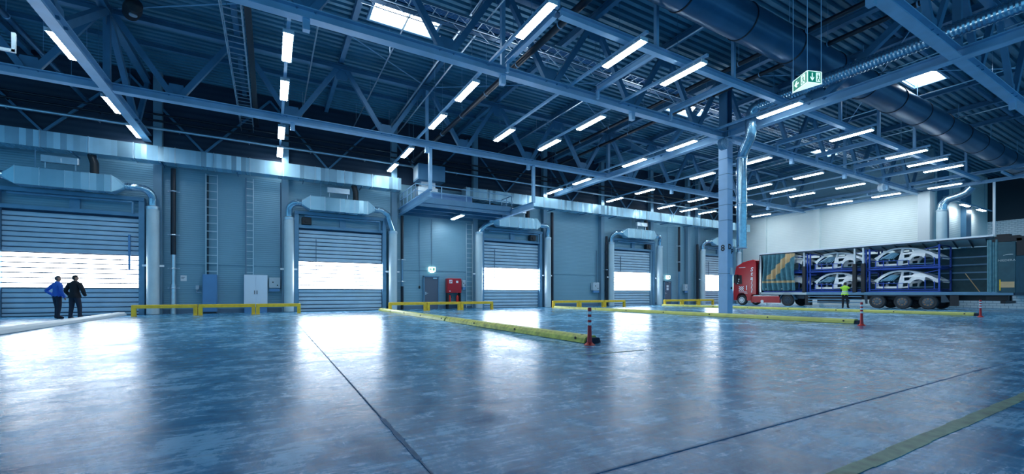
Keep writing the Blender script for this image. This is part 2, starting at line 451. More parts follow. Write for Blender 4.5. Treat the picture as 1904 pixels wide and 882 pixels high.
# ================================================================ ROOF STRUCTURE
ZB, ZT = 8.77, 11.62     # bottom / top chord heights
GX = [-5.3, 19.4]
TY = [4.9, 13.1, 21.35]
def node_plate(m, x, y, z, along, up=1):
    if along == 'x': m.prism([(x-.35, z), (x+.35, z), (x+.22, z+.45*up), (x-.22, z+.45*up)], 'y', y-.02, y+.02)
    else: m.prism([(y-.35, z), (y+.35, z), (y+.22, z+.45*up), (y-.22, z+.45*up)], 'x', x-.02, x+.02)
for gi, gx in enumerate(GX):
    t = thing('roof_girder', 'heavy blue steel lattice girder running towards the door wall, %s' % ['at the far left', 'passing over the pillar'][gi], 'girder', (gx, 13, ZB-.17), 'main roof girders')
    MB().ibeam((gx, YN, ZB), (gx, WY-.05, ZB), .32, .34, .035).build('bottom_chord', 'pale_steel', t)
    MB().ibeam((gx, YN, ZT), (gx, WY-.05, ZT), .28, .28, .03).build('top_chord', 'steel', t)
    tops = [-3.3, 4.9, 13.1, 21.35]; bots = [.8, 9.0, 17.2, 25.4]
    for ty in tops[1:]: MB().bar((gx, ty, ZB+.16), (gx, ty, ZT-.13), .2, .2).build('upright', 'steel', t)
    for k in range(4):
        for a, b in (((tops[k]), bots[k]),) + (((tops[k+1], bots[k]),) if k < 3 else ()):
            s = 1 if b > a else -1
            MB().bar((gx, a+.22*s, ZT-.1), (gx, b-.2*s, ZB+.16), .2, .24).build('brace', 'steel', t)
    MB().bar((gx, WY-.08, ZT-.1), (gx, 25.6, ZB+.16), .18, .2).build('brace', 'steel', t)
    g = MB()
    for ty in bots: node_plate(g, gx, ty, ZB+.15, 'y')
    for ty in tops: node_plate(g, gx, ty, ZT-.13, 'y', -1)
    each(g, 'gusset', 'steel', t)
bays = [(-29.9, -5.3), (-5.3, 19.4), (19.4, 43.9)]
rown = ['nearest cross row', 'middle cross row', 'cross row nearest the doors']
bayn = ['at the far left', 'between the two main girders', 'right of the pillar']
for ti, ty in enumerate(TY):
    for bi, (a, b) in enumerate(bays):
        if ti == 0 and bi < 1: continue
        a0, b0 = a+(.17 if bi else 0), b-.17
        p = (b-a)/6; lo = XL if bi == 0 else a0
        t = thing('roof_truss', 'blue steel roof truss in the %s, %s' % (rown[ti], bayn[bi]), 'truss', ((lo+b)/2, ty, ZB-.17), 'cross roof trusses')
        MB().ibeam((lo, ty, ZB), (b0, ty, ZB), .30, .30, .035).build('bottom_chord', 'pale_steel', t)
        MB().ibeam((lo, ty, ZT), (b0, ty, ZT), .26, .24, .03).build('top_chord', 'steel', t)
        g = MB()
        for k in range(6):
            if a+p*k < XL: continue
            mid = a+p*(k+.5)
            MB().bar((a+p*k+.22, ty, ZT-.1), (mid-.16, ty, ZB+.14), .17, .2).build('brace', 'steel', t)
            MB().bar((a+p*(k+1)-.22, ty, ZT-.1), (mid+.16, ty, ZB+.14), .12 if k % 3 == 2 else .17, .2).build('brace', 'steel', t)
            node_plate(g, mid, ty, ZB+.14, 'x')
            if k: node_plate(g, a+p*k, ty, ZT-.11, 'x', -1)
        each(g, 'gusset', 'steel', t)
        MB().bar((a+3*p, ty-.02, ZB+.15), (a+3*p, ty-.02, ZT-.12), .14, .14).build('upright', 'pale_steel', t)
        s = MB()
        for k in (1.5, 3, 4.5):
            if a+p*k > XL: s.box(a+p*k-.09, a+p*k+.09, ty-.09, ty+.09, ZB-.45, ZB-.15)
        each(s, 'stub', 'pale_steel', t)
# purlins
px = [GX[0]-4.1*3 + i*4.1 for i in range(3)] + [-5.3]
xs = [-13.5, -9.4] + [GX[0]+4.1*k for k in (1, 2)] + [7+4.13*k for k in (0, 1, 2)] + [19.4+4.07*k for k in (1, 2)] + [31.6+4.1*k for k in (0, 1, 2)]
for i, x in enumerate(xs):
    tag(MB().ibeam((x, YN, RZ-.15), (x, WY-.02, RZ-.15), .2, .28, .025).build('roof_purlin', 'steel'), 'long steel purlin right under the roof deck, %s from the left' % NTH[i], 'beam', 'roof purlins')
for i, y in enumerate((2.0, 7.6, 10.4, 15.9, 18.6, 24.2)):
    m = MB(); m.ibeam((XL+2, y, RZ-.1), (43.7, y, RZ-.1), .12, .18, .02)
    tag(m.build('roof_rail', 'steel'), 'slim steel cross rail against the roof deck, %s from the near side' % NTH[i], 'beam', 'slim roof rails')
# roof bracing rods
rods = [((-4.9, 13.5), (6.6, 21.0)), ((-4.9, 21), (6.6, 13.5)), ((7.4, 13.5), (19, 21)), ((7.4, 21), (19, 13.5)), ((19.8, 5.3), (31.2, 12.7)), ((19.8, 12.7), (31.2, 5.3))]
for i, ((a, b), (c, d)) in enumerate(rods):
    tag(MB().cyl((a, b, RZ-.42-.05*(i % 2)), (c, d, RZ-.42-.05*(i % 2)), .025, 6).build('bracing_rod', 'pale_steel'), 'thin steel bracing rod crossing under the roof, %s of six from the left' % NTH[i], 'rod', 'roof bracing rods')
# hung frame between nearest and middle trusses : one long rail, posts, short rails
HZ = 9.04
t = thing('hung_rail_frame', 'long blue steel rail hung from the roof on posts before the pillar', 'steel frame', (25, 9.9, HZ-.12))
MB().ibeam((7.2, 9.9, HZ), (43.7, 9.9, HZ), .2, .24, .025).build('rail', 'pale_steel', t)
hx = [7.08, 11.1, 15.25, 19.4-.0, 23.5, 27.6, 32.2, 36.4, 40.8]
for i, x in enumerate(hx):
    MB().bar((x, 9.9, HZ+.1), (x, 9.9, RZ-.3), .12, .12).build('post', 'pale_steel', t)
    s = MB(); s.ibeam((x, 10.0, HZ), (x, 12.85, HZ), .16, .22, .022); s.bar((x, 12.8, HZ-.1), (x, 12.8, HZ-.42), .1, .1)
    s.build('side_rail', 'pale_steel', t)
# girder before the far wall
t = thing('wall_girder', 'twin-chord steel girder along the top of the far right wall', 'girder', (43.8, 10, 8.8))
MB().ibeam((43.75, YN, 8.9), (43.75, WY-.1, 8.9), .3, .2, .03).build('bottom_chord', 'pale_steel', t)
MB().ibeam((43.75, YN, 9.6), (43.75, WY-.1, 9.6), .3, .2, .03).build('top_chord', 'pale_steel', t)
for i in range(10):
    y = -6+i*3.3; MB().bar((43.75, y, 9.0), (43.75, y+1.2, 9.5), .06, .08).build('brace', 'steel', t)
for i in range(9):   # brackets from girder
    y = 6+i*2.4
    MB().bar((43.6, y, 8.95), (41.4, y, 8.95), .1, .14).build('bracket', 'pale_steel', t)

# pillar
t = thing('steel_pillar', 'tall blue grey pillar with black letters in the middle of the hall', 'pillar', (19.5, 13.05, 0))
px0, px1, py0, py1 = 19.26, 19.68, 12.8, 13.3
m = MB(); m.cham(px0, px1, py0, py1, 0, 8.5, .025); sh = m.build('casing', 'pillar_paint', t)
m = MB()
for z in (2.0, 4.6, 5.35, 6.1, 6.85, 7.6): m.box(px0-.004, px1+.004, py0-.004, py1+.004, z, z+.025)
each(m, 'joint_line', 'dark_line', t)
MB().ibeam((19.47, 13.05, 8.5), (19.47, 13.05, 11.5), .42, .42, .035).build('steel_core', 'steel', t)
m = MB(); m.box(px0-.05, px1+.05, py0-.05, py1+.05, 8.42, 8.55); m.build('cap_plate', 'pale_steel', t)
text_mb('8', .42, lambda x, y, d: (px0-.008+d*.2, 13.05-x, 3.25+y), .02, bold=.01).build('lettering', 'black', t)
text_mb('D', .34, lambda x, y, d: (19.42+x, py0-.008+d*.2, 3.30+y), .02, bold=.012).build('lettering', 'black', t)
text_mb('p', .34, lambda x, y, d: (19.60+x, py0-.008+d*.2, 3.16+y), .02, bold=.012).build('lettering', 'black', t)
m = MB(); m.box(19.45, 19.62, py0-.03, py0-.004, 1.95, 2.3); m.build('notice', 'cream', t)
m = MB(); m.box(19.5, 19.56, py0-.05, py0-.004, 1.25, 1.35); m.build('socket', 'black', t)

# ================================================================ LAMPS
def make_lamp():
    t = bpy.data.objects.new('ceiling_lamp', None); COL.objects.link(t); ROOT[t.name] = Vector((0, 0, 0))
    b = MB(); L = .88
    b.prism([(-.10, .02), (-.14, .0), (.14, .0), (.10, .02), (.07, .10), (-.07, .10)], 'y', -L, L)
    for s in (-L, L-.03): b.box(-.15, .15, s, s+.03, -.012, .10)
    b.box(-.03, .03, -.5, -.44, .10, .16); b.box(-.03, .03, .44, .5, .10, .16)
    b.build('housing', 'lamp_body', t)
    d = MB(); d.prism([(-.125, 0), (-.105, -.03), (.105, -.03), (.125, 0)], 'y', -L+.03, L-.03)
    d.build('diffuser', 'lamp', t)
    return t
LZ = 8.68
rows = [(-5.55, [14.9, 18.3, 23.05, 26.3]), (.47, [14.98, 18.2, 23.05, 26.25]), (6.48, [10.1, 14.9, 18.15, 22.95, 26.1]), (9.83, [10.1, 18.1]),
        (12.5, [10.0, 14.9, 18.15]), (18.5, [10.0, 14.85, 18.15, 22.95, 26.15]), (24.43, [9.85, 14.5, 18.0, 22.9, 26.1]),
        (30.38, [9.7, 14.6, 17.8, 22.8, 26.0]), (33.35, [9.7, 17.75, 26.0]), (35.85, [9.7, 14.5, 17.65, 22.2, 25.9]), (41.7, [11.2, 14.5, 17.6, 24.2])]
lamp = make_lamp(); first = True
for ri, (x, ys) in enumerate(rows):
    y0, y1 = ys[0]-1.0, ys[-1]+.95
    if ri == 0: y0 = 12
    if ri == 1: y0 = 13.2
    t = thing('lamp_rail', 'thin metal trunking carrying the %s row of ceiling lamps from the left' % NTH[ri], 'rail', (x, (y0+y1)/2, LZ+.15), 'lamp trunking')
    MB().box(x-.05, x+.05, y0, y1, LZ+.16, LZ+.24).build('trunking', 'pale_steel', t)
    y = y0+1.2
    while y < y1:
        MB().cyl((x, y, LZ+.22), (x, y, RZ), .009, 5).build('hanger', 'steel', t); y += 4.1
    for k, ly in enumerate(ys):
        o = lamp if first else copy_tree(lamp, (x, ly, LZ))
        if first: o.location = (x, ly, LZ); first = False
        tag(o, 'glowing ceiling lamp, %s along the %s lamp row from the left' % (ORD[k], NTH[ri]), 'ceiling lamp', 'ceiling lamps')
for k, (p, lab) in enumerate([((10.5, 25.6, 5.95), 'glowing lamp fixed under the steel platform'), ((50.8, 12.4, 8.45), 'glowing lamp beyond the trailer end, nearer of the two there'), ((55.0, 12.4, 8.45), 'glowing lamp beyond the trailer end, farther of the two there')]):
    o = copy_tree(lamp, p); tag(o, lab, 'ceiling lamp')
    if k: o.rotation_euler = (0, 0, PI/2)
t = thing('lamp_rail', 'thin trunking above the two lamps beyond the trailer', 'rail', (53, 12.4, 8.6))
MB().box(46, 58, 12.35, 12.45, 8.61, 8.69).build('trunking', 'pale_steel', t)
for x in (48, 56): MB().cyl((x, 12.4, 8.65), (x, 12.4, RZ), .01, 5).build('hanger', 'steel', t)

# ================================================================ DUCTS AND PIPES UNDER THE ROOF
t = thing('large_round_duct', 'huge dark blue round duct crossing the upper right roof', 'duct', (30, 8.8, 9.76))
BZ = 10.34; m = MB(); m.tube([(2, 8.8, BZ), (60, 8.8, BZ)], .58, 40, rib=.006, step=.09); m.build('pipe', 'big_duct', t, smooth=True)
for x in [5+i*3.0 for i in range(18)]:
    MB().lathe((x, 8.8, BZ), [(.585, -.03), (.61, -.02), (.61, .02), (.585, .03)], 40, 'x').build('seam_ring', 'black_pipe', t, smooth=True)
    if int(x) % 2: MB().cyl((x, 8.8, BZ+.6), (x, 8.8, RZ), .015, 6).build('hanger', 'pale_steel', t)
t = thing('spiral_duct', 'shiny silver spiral duct crossing the roof and dropping beside the pillar', 'duct', (19.9, 12.5, 3.2))
SZ = 9.45
run = MB(); run.tube([(19.0, -5, SZ), (19.0, 11.1, SZ)], .23, 20, rib=.022, step=.055); run.build('duct_run', 'spiral', t, smooth=True)
def arc(c, r, a0, a1, n, f): return [f(c[0]+r*math.cos(a0+(a1-a0)*i/n), c[1]+r*math.sin(a0+(a1-a0)*i/n)) for i in range(n+1)]
pts = [(19.0, 11.05, SZ)] + [(19.0, 11.1+.4*math.sin(q), SZ-.4+.4*math.cos(q)) for q in [PI/2*i/5 for i in range(6)]] + [(19.0, 11.5, 8.35), (19.08, 11.6, 8.15), (19.82, 12.4, 7.8), (19.9, 12.5, 7.55)]
MB().tube(pts, .235, 20).build('elbow', 'spiral', t, smooth=True)
m = MB(); m.tube([(19.9, 12.5, 7.55), (19.9, 12.5, 3.22)], .225, 20, rib=.012, step=.06); m.build('drop_pipe', 'spiral', t, smooth=True)
for z in (7.6, 5.4, 3.26): MB().lathe((19.9, 12.5, z), [(.235, -.03), (.25, -.02), (.25, .02), (.235, .03)], 20).build('collar', 'galv_small', t, smooth=True)

for i, (x, z, y0, y1, r) in enumerate([(7.85, 9.4, 2, 26.9, .11), (17.0, 10.6, 2, 27, .09), (18.5, 10.55, 2, 27, .09), (-6.2, 10.2, 6, 27, .10), (-7.4, 10.0, 6, 27.2, .09)]):
    t = thing('black_roof_pipe' if i < 4 else 'blue_roof_pipe', '%s pipe running along the roof towards the doors, %s from the left' % ('blue' if i == 4 else 'black', ['third', 'fourth', 'fifth', 'second', 'first'][i]), 'pipe', (x, 14, z-r), 'long roof pipes')
    MB().cyl((x, y0, z), (x, y1, z), r, 14).build('pipe', 'black_pipe' if i < 4 else 'big_duct', t, smooth=True)
    y = y0+1
    while y < y1:
        m = MB(); m.lathe((x, y, z), [(r+.004, -.02), (r+.012, -.02), (r+.012, .02), (r+.004, .02)], 12, 'y'); m.cyl((x, y, z+r), (x, y, RZ), .008, 5); m.build('clamp', 'pale_steel', t); y += 2.6
for i, (x, z, r) in enumerate([(1.55, 11.0, .03), (4.35, 11.0, .03), (6.25, 11.0, .045), (6.75, 10.8, .035), (14.2, 11.1, .03), (24.0, 11.0, .03), (28.2, 10.9, .03), (34.3, 11.1, .03)]):
    m = MB(); m.cyl((x, 0, z), (x, 27.1, z), r, 8)
    for y in range(2, 27, 4): m.cyl((x, y, z), (x, y, RZ-.02), .008, 5)
    tag(m.build('sprinkler_pipe', 'galv_small'), 'thin silver sprinkler pipe under the roof, %s from the left' % NTH[i], 'pipe', 'sprinkler pipes')
# wall-side service pipes above the long duct
for i, (z, y, r) in enumerate([(9.2, 27.0, .07), (9.6, 27.05, .05), (9.9, 27.0, .05)]):
    m = MB(); m.cyl((XL+1, y, z), (43, y, z), r, 10)
    for x in range(-16, 43, 3): m.box(x, x+.05, y-.05, 27.14, z-r-.03, z-r)
    tag(m.build('service_pipe', 'galv_small' if i == 0 else 'black_pipe'), ['silver service pipe above the long wall duct, lowest of three', 'black service pipe on the upper wall, middle of three', 'black service pipe on the upper wall, topmost of three'][i], 'pipe', 'service pipes on the upper wall')
# diagonal wall bracing high on the door wall
t = thing('wall_bracing', 'dark steel cross bracing on the upper door wall', 'bracing', (12, 27.3, 8.3))
for a in range(-15, 42, 6): 
    MB().bar((a, 27.44, 8.4), (a+3, 27.44, 11.8), .1, .1).build('brace', 'steel', t); MB().bar((a+6, 27.44, 8.4), (a+3, 27.44, 11.8), .1, .1).build('brace', 'steel', t)
# cable ladders
def cable_ladder(p, q, wd, lab, cat='cable tray', dens=.42, cable=True, mate='galv_small'):
    p, q = Vector(p), Vector(q); d = (q-p).normalized(); up = Vector((0, 0, 1)) if abs(d.z) < .9 else Vector((0, 1, 0))
    a = d.cross(up).normalized()
    t = thing('cable_ladder', lab, cat, tuple((p+q)/2 if abs(d.z) < .9 else p), 'cable ladders')
    for s in (-1, 1): MB().bar(p+a*s*wd/2, q+a*s*wd/2, .03, .09, up).build('side_rail', mate, t)
    r = MB(); L = (q-p).length; k = dens/2
    while k < L: r.bar(p+d*k-a*wd/2, p+d*k+a*wd/2, .03, .03, up); k += dens
    each(r, 'rung', mate, t)
    return t, d, a, up
def lattice(t, p, q, wd, d, a, up, mate='galv_small', drop=.35):
    m = MB(); p = Vector(p); L = (Vector(q)-p).length; k = 0
    for s in (-1, 1): m.bar(p+a*s*wd/2-up*drop, Vector(q)+a*s*wd/2-up*drop, .025, .025, up)
    while k < L-1.:
        for s in (-1, 1):
            m.bar(p+d*k+a*s*wd/2, p+d*(k+.5)+a*s*wd/2-up*drop, .018, .018, up); m.bar(p+d*(k+.5)+a*s*wd/2-up*drop, p+d*(k+1)+a*s*wd/2, .018, .018, up)
        k += 1.
    m.build('lattice', mate, t)
p, q = (-1.05, 8, 10.1), (-1.05, 27.0, 10.1)
t, d, a, up = cable_ladder(p, q, .55, 'steel cable ladder crossing under the roof towards the doors at left')
lattice(t, p, q, .55, d, a, up)
MB().box(-.72, -.52, 8, 27, 10.05, 10.2).build('trunking', 'black_pipe', t)
m = MB()
for y in range(9, 27, 3): m.cyl((-1.33, y, 10.1), (-1.33, y, RZ), .01, 5); m.cyl((-.77, y, 10.1), (-.77, y, RZ), .01, 5)
each(m, 'hanger', 'steel', t)
p, q = (2.5, 13.75, 10.55), (43, 13.75, 10.55)
t, d, a, up = cable_ladder(p, q, .5, 'long lattice cable ladder running left to right under the roof')
lattice(t, p, q, .5, d, a, up)
MB().box(2.5, 43, 14.05, 14.25, 10.5, 10.72).build('trunking', 'big_duct', t)
m = MB(); 
for k in range(5): m.cyl((2.5, 13.6+k*.07, 10.59), (43, 13.6+k*.07, 10.59), .018, 6)
each(m, 'cable', 'cabinet_blue', t)
MB().box(9.6, 13.4, 13.5, 14.0, 10.63, 10.66).build('lid', 'lamp_body', t)
m = MB()
for x in range(4, 43, 4): m.cyl((x, 13.5, 10.55), (x, 13.5, RZ), .01, 5); m.cyl((x, 14.0, 10.55), (x, 14.0, RZ), .01, 5)
each(m, 'hanger', 'steel', t)
# bracket at left edge, fan heaters, small hook stubs
m = MB(); m.bar((-12, 16, 7.33), (-5.75, 16, 7.33), .07, .07); m.bar((-5.78, 16, 7.29), (-5.78, 16, 7.8), .07, .07); m.bar((-8.5, 16, 7.3), (-8.5, 16, RZ-.02), .02, .02); m.bar((-11.5, 16, 7.3), (-11.5, 16, RZ-.02), .02, .02)
tag(m.build('pipe_bracket', 'pale_pipe'), 'pale pipe with upturned end hanging near the left edge', 'pipe')
t = thing('roof_speaker', 'black oval device fixed under the roof at upper left', 'speaker', (-4.3, 20.2, 11.3))
MB().tube([(-4.55, 20.9, 11.45), (-4.5, 20.75, 11.42), (-4.35, 20.3, 11.38), (-4.2, 19.85, 11.34), (-4.17, 19.75, 11.33)], [.12, .24, .28, .24, .1], 18).build('case', 'black', t, smooth=True)
MB().tube([(-4.3, 20.15, 11.08), (-4.3, 20.15, 11.12)], .12, 14).build('lens', 'galv_small', t)
MB().bar((-4.35, 20.3, 11.6), (-4.35, 20.3, RZ-.02), .06, .06).build('bracket', 'steel', t)
for i, (x, y, z) in enumerate([(18.75, 12.7, 8.15), (35.5, 12.6, 8.1)]):
    t = thing('fan_heater', ['round blue fan heater fixed to the pillar top', 'round white fan hung under the roof truss above the truck'][i], 'fan', (x, y, z-.25))
    MB().lathe((x, y, z), [(.2, -.14), (.27, -.1), (.27, .1), (.2, .14)], 24, 'y').build('casing', ['steel', 'white'][i], t, smooth=True)
    g = MB()
    for r in (.07, .14, .2): g.tube([(x+r*math.cos(a*PI/8), y-.16, z+r*math.sin(a*PI/8)) for a in range(17)], .012, 5, cap=False)
    g.build('grille', 'pale_steel', t)
    MB().bar((x, y, z+.25), (x + (.45 if i == 0 else 0), y + (.1 if i == 0 else .35), z+(.25 if i == 0 else .6)), .05, .05).build('bracket', 'steel', t)
# triangular hanging exit sign
def exit_sign():
    C = Vector((11.0, 5.3, 6.02)); H = .27
    f = Vector((.494, .8695, 0)); r = Vector((.8695, -.494, 0))
    # nearest corner, left corner, right corner (plan)
    dirv = Vector((11.0, 5.3, 0)).normalized(); rt = Vector((dirv.y, -dirv.x, 0))
    N0 = C; A = C - rt*.29 + dirv*.44; B = C + rt*.27 + dirv*.28
    t = thing('exit_sign', 'green and white three-sided emergency exit sign hung before the round duct', 'sign', tuple(C))
    m = MB(); z0 = Vector((0, 0, 0)); z1 = Vector((0, 0, H))
    m.face([A+z1, N0+z1, B+z1]); m.face([A, B, A+z1])
    m = MB()
    m.quads([N0, A, B, N0+z1, A+z1, B+z1], [(3, 4, 5), (1, 2, 5, 4), (0, 1, 4, 3), (0, 3, 5, 2)]); m.build('panels', 'sign_green', t)
    bt = MB(); e = Vector((0, 0, -.012)); bt.quads([N0+e, A+e, B+e, N0, A, B], [(0, 2, 1), (3, 4, 5), (0, 1, 4, 3), (1, 2, 5, 4), (2, 0, 3, 5)]); bt.build('base_panel', 'sign_white', t)
    fr = MB()
    for p in (N0, A, B): fr.bar(p-Vector((0, 0, .015)), p+z1, .02, .02)
    for p, q in ((N0, A), (N0, B), (A, B)):
        for z in (z0, z1): fr.bar(p+z, q+z, .014, .014)
    fr.build('frame', 'sign_white', t)
    def side(P, Q, out, arrow):
        d = (Q-P); L = d.length; d = d/L
        def P3(u, v): return P + d*(u*L) + Vector((0, 0, v*H)) + out*.006
        g = MB()
        # arrow field
        cu, cv = arrow[0], .5
        if arrow[1] == 'left':
            sgn = -1 if P is A else 1
            sh = [(.14, 0), (-.05, 0)]
            g.face([P3(cu-.10, cv-.07), P3(cu+.14, cv-.07), P3(cu+.14, cv+.07), P3(cu-.10, cv+.07)])
            g.face([P3(cu-.17, cv), P3(cu-.02, cv-.30), P3(cu+.05, cv-.24), P3(cu-.06, cv)]); g.face([P3(cu-.17, cv), P3(cu-.06, cv), P3(cu+.05, cv+.24), P3(cu-.02, cv+.30)])
        else:
            g.face([P3(cu-.035, cv-.22), P3(cu+.035, cv-.22), P3(cu+.035, cv+.34), P3(cu-.035, cv+.34)])
            g.face([P3(cu, cv-.36), P3(cu+.15, cv-.06), P3(cu+.11, cv+.02), P3(cu, cv-.2)]); g.face([P3(cu, cv-.36), P3(cu, cv-.2), P3(cu-.11, cv+.02), P3(cu-.15, cv-.06)])
        # door field with a running figure
        du = arrow[2]
        g.face([P3(du-.15, .1), P3(du+.15, .1), P3(du+.15, .9), P3(du-.15, .9)])
        g.build('pictogram', 'sign_white', t)
        k = MB()
        def Q3(u, v): return P3(u, v)+out*.003
        def limb(a, b, wd=.03):
            a, b = Vector((*a, 0)), Vector((*b, 0)); n = (b-a).normalized(); n = Vector((-n.y, n.x, 0))*wd
            k.face([Q3((a+n).x, (a+n).y), Q3((b+n).x, (b+n).y), Q3((b-n).x, (b-n).y), Q3((a-n).x, (a-n).y)])
        k.face([Q3(du+.035*math.cos(i*PI/4), .78+.06*math.sin(i*PI/4)) for i in range(8)])
        limb((du, .7), (du+.02, .45), .04); limb((du+.02, .45), (du-.07, .33)); limb((du-.07, .33), (du-.05, .15)); limb((du+.02, .45), (du+.08, .3)); limb((du+.08, .3), (du+.12, .2))
        limb((du, .66), (du-.1, .58), .02); limb((du, .66), (du+.09, .56), .02)
        k.build('figure', 'sign_green', t)
    oa = (N0-A).cross(Vector((0, 0, 1))).normalized(); oa = oa if oa.dot(dirv) < 0 else -oa
    ob = (B-N0).cross(Vector((0, 0, 1))).normalized(); ob = ob if ob.dot(dirv) < 0 else -ob
    side(A, N0, oa, (.28, 'left', .72)); side(N0, B, ob, (.34, 'down', .76))
    for p in (N0, A, B): MB().cyl(p+z1, p+Vector((0, 0, RZ-C.z)), .008, 6).build('hanger', 'pale_steel', t)
exit_sign()

# ================================================================ DOOR WALL
DX = [-10.25, 1.42, 13.1, 25.25, 37.0]; DW = 4.68; DH = 4.85
m = MB()
for i, x0 in enumerate(DX):
    x1 = x0+DW; nm = NTH[i]
    f = MB()
    for x in (x0-.22, x1): f.box(x, x+.22, 27.05, 27.45, 0, 5.55)
    f.box(x0-.22, x1+.22, 27.0, 27.45, 5.55, 5.72); f.box(x0-.1, x1+.1, 27.1, 27.4, DH-.05, DH+.12)
    f.cyl((x0+.3, 26.95, 5.45), (x1-.2, 26.95, 5.45), .05, 10); f.cyl((x1-.2, 26.95, 5.45), (x1-.2, 26.95, 4.9), .05, 8)
    d = struct('door_%d' % (i+1), f, 'frame_steel', 'steel frame of the %s roller door from the left' % nm, origin=((x0+x1)/2, 27.3, 0))
    b = MB(); b.box(x0, x1, 27.36, 27.44, .0, 5.55); b.build('backing', 'slat_gap', d); MB().box(x0, x1, 27.34, 27.36, DH+.12, 5.55).build('header_panel', 'cladding', d)
    c = MB(); g = MB(); dv = MB(); z = .14; pit = .2285; k = 0
    while z+pit < DH+.05:
        a0, a1 = z+.03, z+pit
        poly = [(27.35, a0), (27.312, a0+.02), (27.305, (a0+a1)/2), (27.312, a1-.02), (27.35, a1)]
        (g if 5 <= k < 12 else c).prism(poly, 'x', x0+.02, x1-.02)
        if 5 <= k <= 12: dv.box(x0+.02, x1-.02, 27.275, 27.33, z-.015, z+.035)
        z += pit; k += 1
    c.box(x0+.02, x1-.02, 27.3, 27.35, .03, .13)
    c.build('slats', 'slat', d); g.build('window_slats', 'lit_window', d); dv.build('slat_divider', 'slat_gap', d)
    m = MB(); m.box(x0+2.2, x0+2.55, 27.2, 27.34, DH+.1, 5.5); m.build('centre_post', 'frame_steel', d)
    m = MB(); m.box(x1-.42, x1-.34, 27.2, 27.26, 2.2, 3.9) if i == 0 else m.box(x0+.9, x0+.93, 27.2, 27.25, 2.2, 4.2); m.build('pull_bar', 'cabinet_blue' if i == 0 else 'dark_line', d)
    if i in (1, 2, 3):
        m = MB(); xx = x0+.15 if i == 1 else x1-.9; m.cham(xx, xx+.5, 26.95, 27.3, 5.0, 5.4, .03); m.cyl((xx+.25, 26.94, 5.2), (xx+.25, 26.9, 5.2), .12, 12); m.build('motor', 'black', d)
    # air curtain above the door
    cx = (x0+x1)/2-(.0 if i != 1 else .25); Y0, Y1 = 26.2, 26.8
    t = thing('door_air_heater', 'galvanised duct box with tapered ends above the %s roller door from the left' % nm, 'air heater', (cx, 26.5, 5.73), 'air heaters over the roller doors')
    MB().cham(cx-1.55, cx+1.55, Y0, Y1, 5.73, 6.5, .01).build('casing', 'galv_box', t)
    s = MB()
    for sx in (-1.55, -.8, 0, .8, 1.53): s.box(cx+sx-.012, cx+sx+.012, Y0-.012, Y1, 5.72, 6.515)
    each(s, 'flange', 'galv_small', t)
    for sg in (-1, 1):
        q = MB(); xa = cx+sg*1.55; xb = cx+sg*1.98
        vs = [(xa, Y0, 5.73), (xa, Y1, 5.73), (xa, Y1, 6.5), (xa, Y0, 6.5)]
        R = .17; n = 16; ring = [(xb, 26.5+R*math.cos(PI/4*5+2*PI*j/n), 6.1+R*math.sin(PI/4*5+2*PI*j/n)) for j in range(n)]
        k0 = len(q.v); q.v += [Vector(p) for p in vs+ring]
        for j in range(n):
            c4 = (j*4+2)//n % 4; c5 = ((j+1)*4+2)//n % 4
            q.f.append([k0+4+j, k0+4+(j+1) % n, k0+c4] if c4 == c5 else [k0+4+j, k0+4+(j+1) % n, k0+c5, k0+c4]); q.m.append(0)
        q.build('taper', 'galv_box', t)
        ex = (x1+.58 if sg > 0 else x0-.5)
        if sg < 0 and i in (2,): pts = [(xb, 26.5, 6.1), (xb-.3, 26.5, 6.12), (ex+.9, 26.55, 6.0), (ex+.35, 26.65, 5.75), (ex+.1, 26.75, 5.45), (ex, 26.85, 5.1)]
        elif sg > 0 and i == 1: pts = [(xb, 26.5, 6.1), (xb+.4, 26.5, 6.1), (xb+.8, 26.6, 5.9), (ex-.2, 26.75, 5.4), (ex, 26.85, 4.9)]
        else: pts = [(xb, 26.5, 6.1)] + [(ex-sg*.42+sg*.42*math.sin(a), 26.5+.35*(a/(PI/2)), 6.1-.42+.42*math.cos(a)) for a in [PI/2*j/6 for j in range(7)]] + [(ex, 26.85, 5.2)]
        # ribbed sleeve then smooth pipe
        MB().tube(pts, .17, 16).build('pipe', 'spiral', t, smooth=True)
        MB().tube([(xb-.02*sg, 26.5, 6.1), (xb+sg*.25, 26.5, 6.1)], .175, 16, rib=.02, step=.03).build('sleeve', 'spiral', t, smooth=True)
        st = MB(); top = 5.28 if not (sg > 0 and i == 1) else 4.9
        st.tube([(ex, 26.85, 0.02), (ex, 26.85, top)], .25, 24)
        st.build('standpipe', 'pale_pipe', t, smooth=True)
        MB().lathe((ex, 26.85, top), [(.26, -.14), (.27, -.1), (.27, .0), (.18, .05)], 24).build('collar', 'galv_small', t, smooth=True)
        br = MB(); br.box(ex-.42*1, ex+.42, 26.9, 26.96, 2.35, 2.45); br.build('bracket', 'white', t)
    MB().tube([(cx+.9, 26.5, 6.5), (cx+.9, 26.5, 7.0), (cx+.8, 26.5, 7.4)], .16, 12).build('flexible_neck', 'black', t, smooth=True)
    m = MB(); m.cham(cx-.7, cx+.5, 26.0, 26.2, 6.75, 7.05, .02); m.box(cx-.3, cx-.05, 25.95, 26.0, 6.8, 6.95); m.box(cx-.6, cx-.56, 26.1, 26.14, 6.5, 6.76); m.box(cx+.36, cx+.4, 26.1, 26.14, 6.5, 6.76); m.build('damper', 'galv_small', t)
    m = MB()
    for sx in (-1.0, 1.0): m.cyl((cx+sx, 26.45, 6.5), (cx+sx, 26.45, 7.4), .012, 5)
    each(m, 'hanger', 'pale_steel', t)
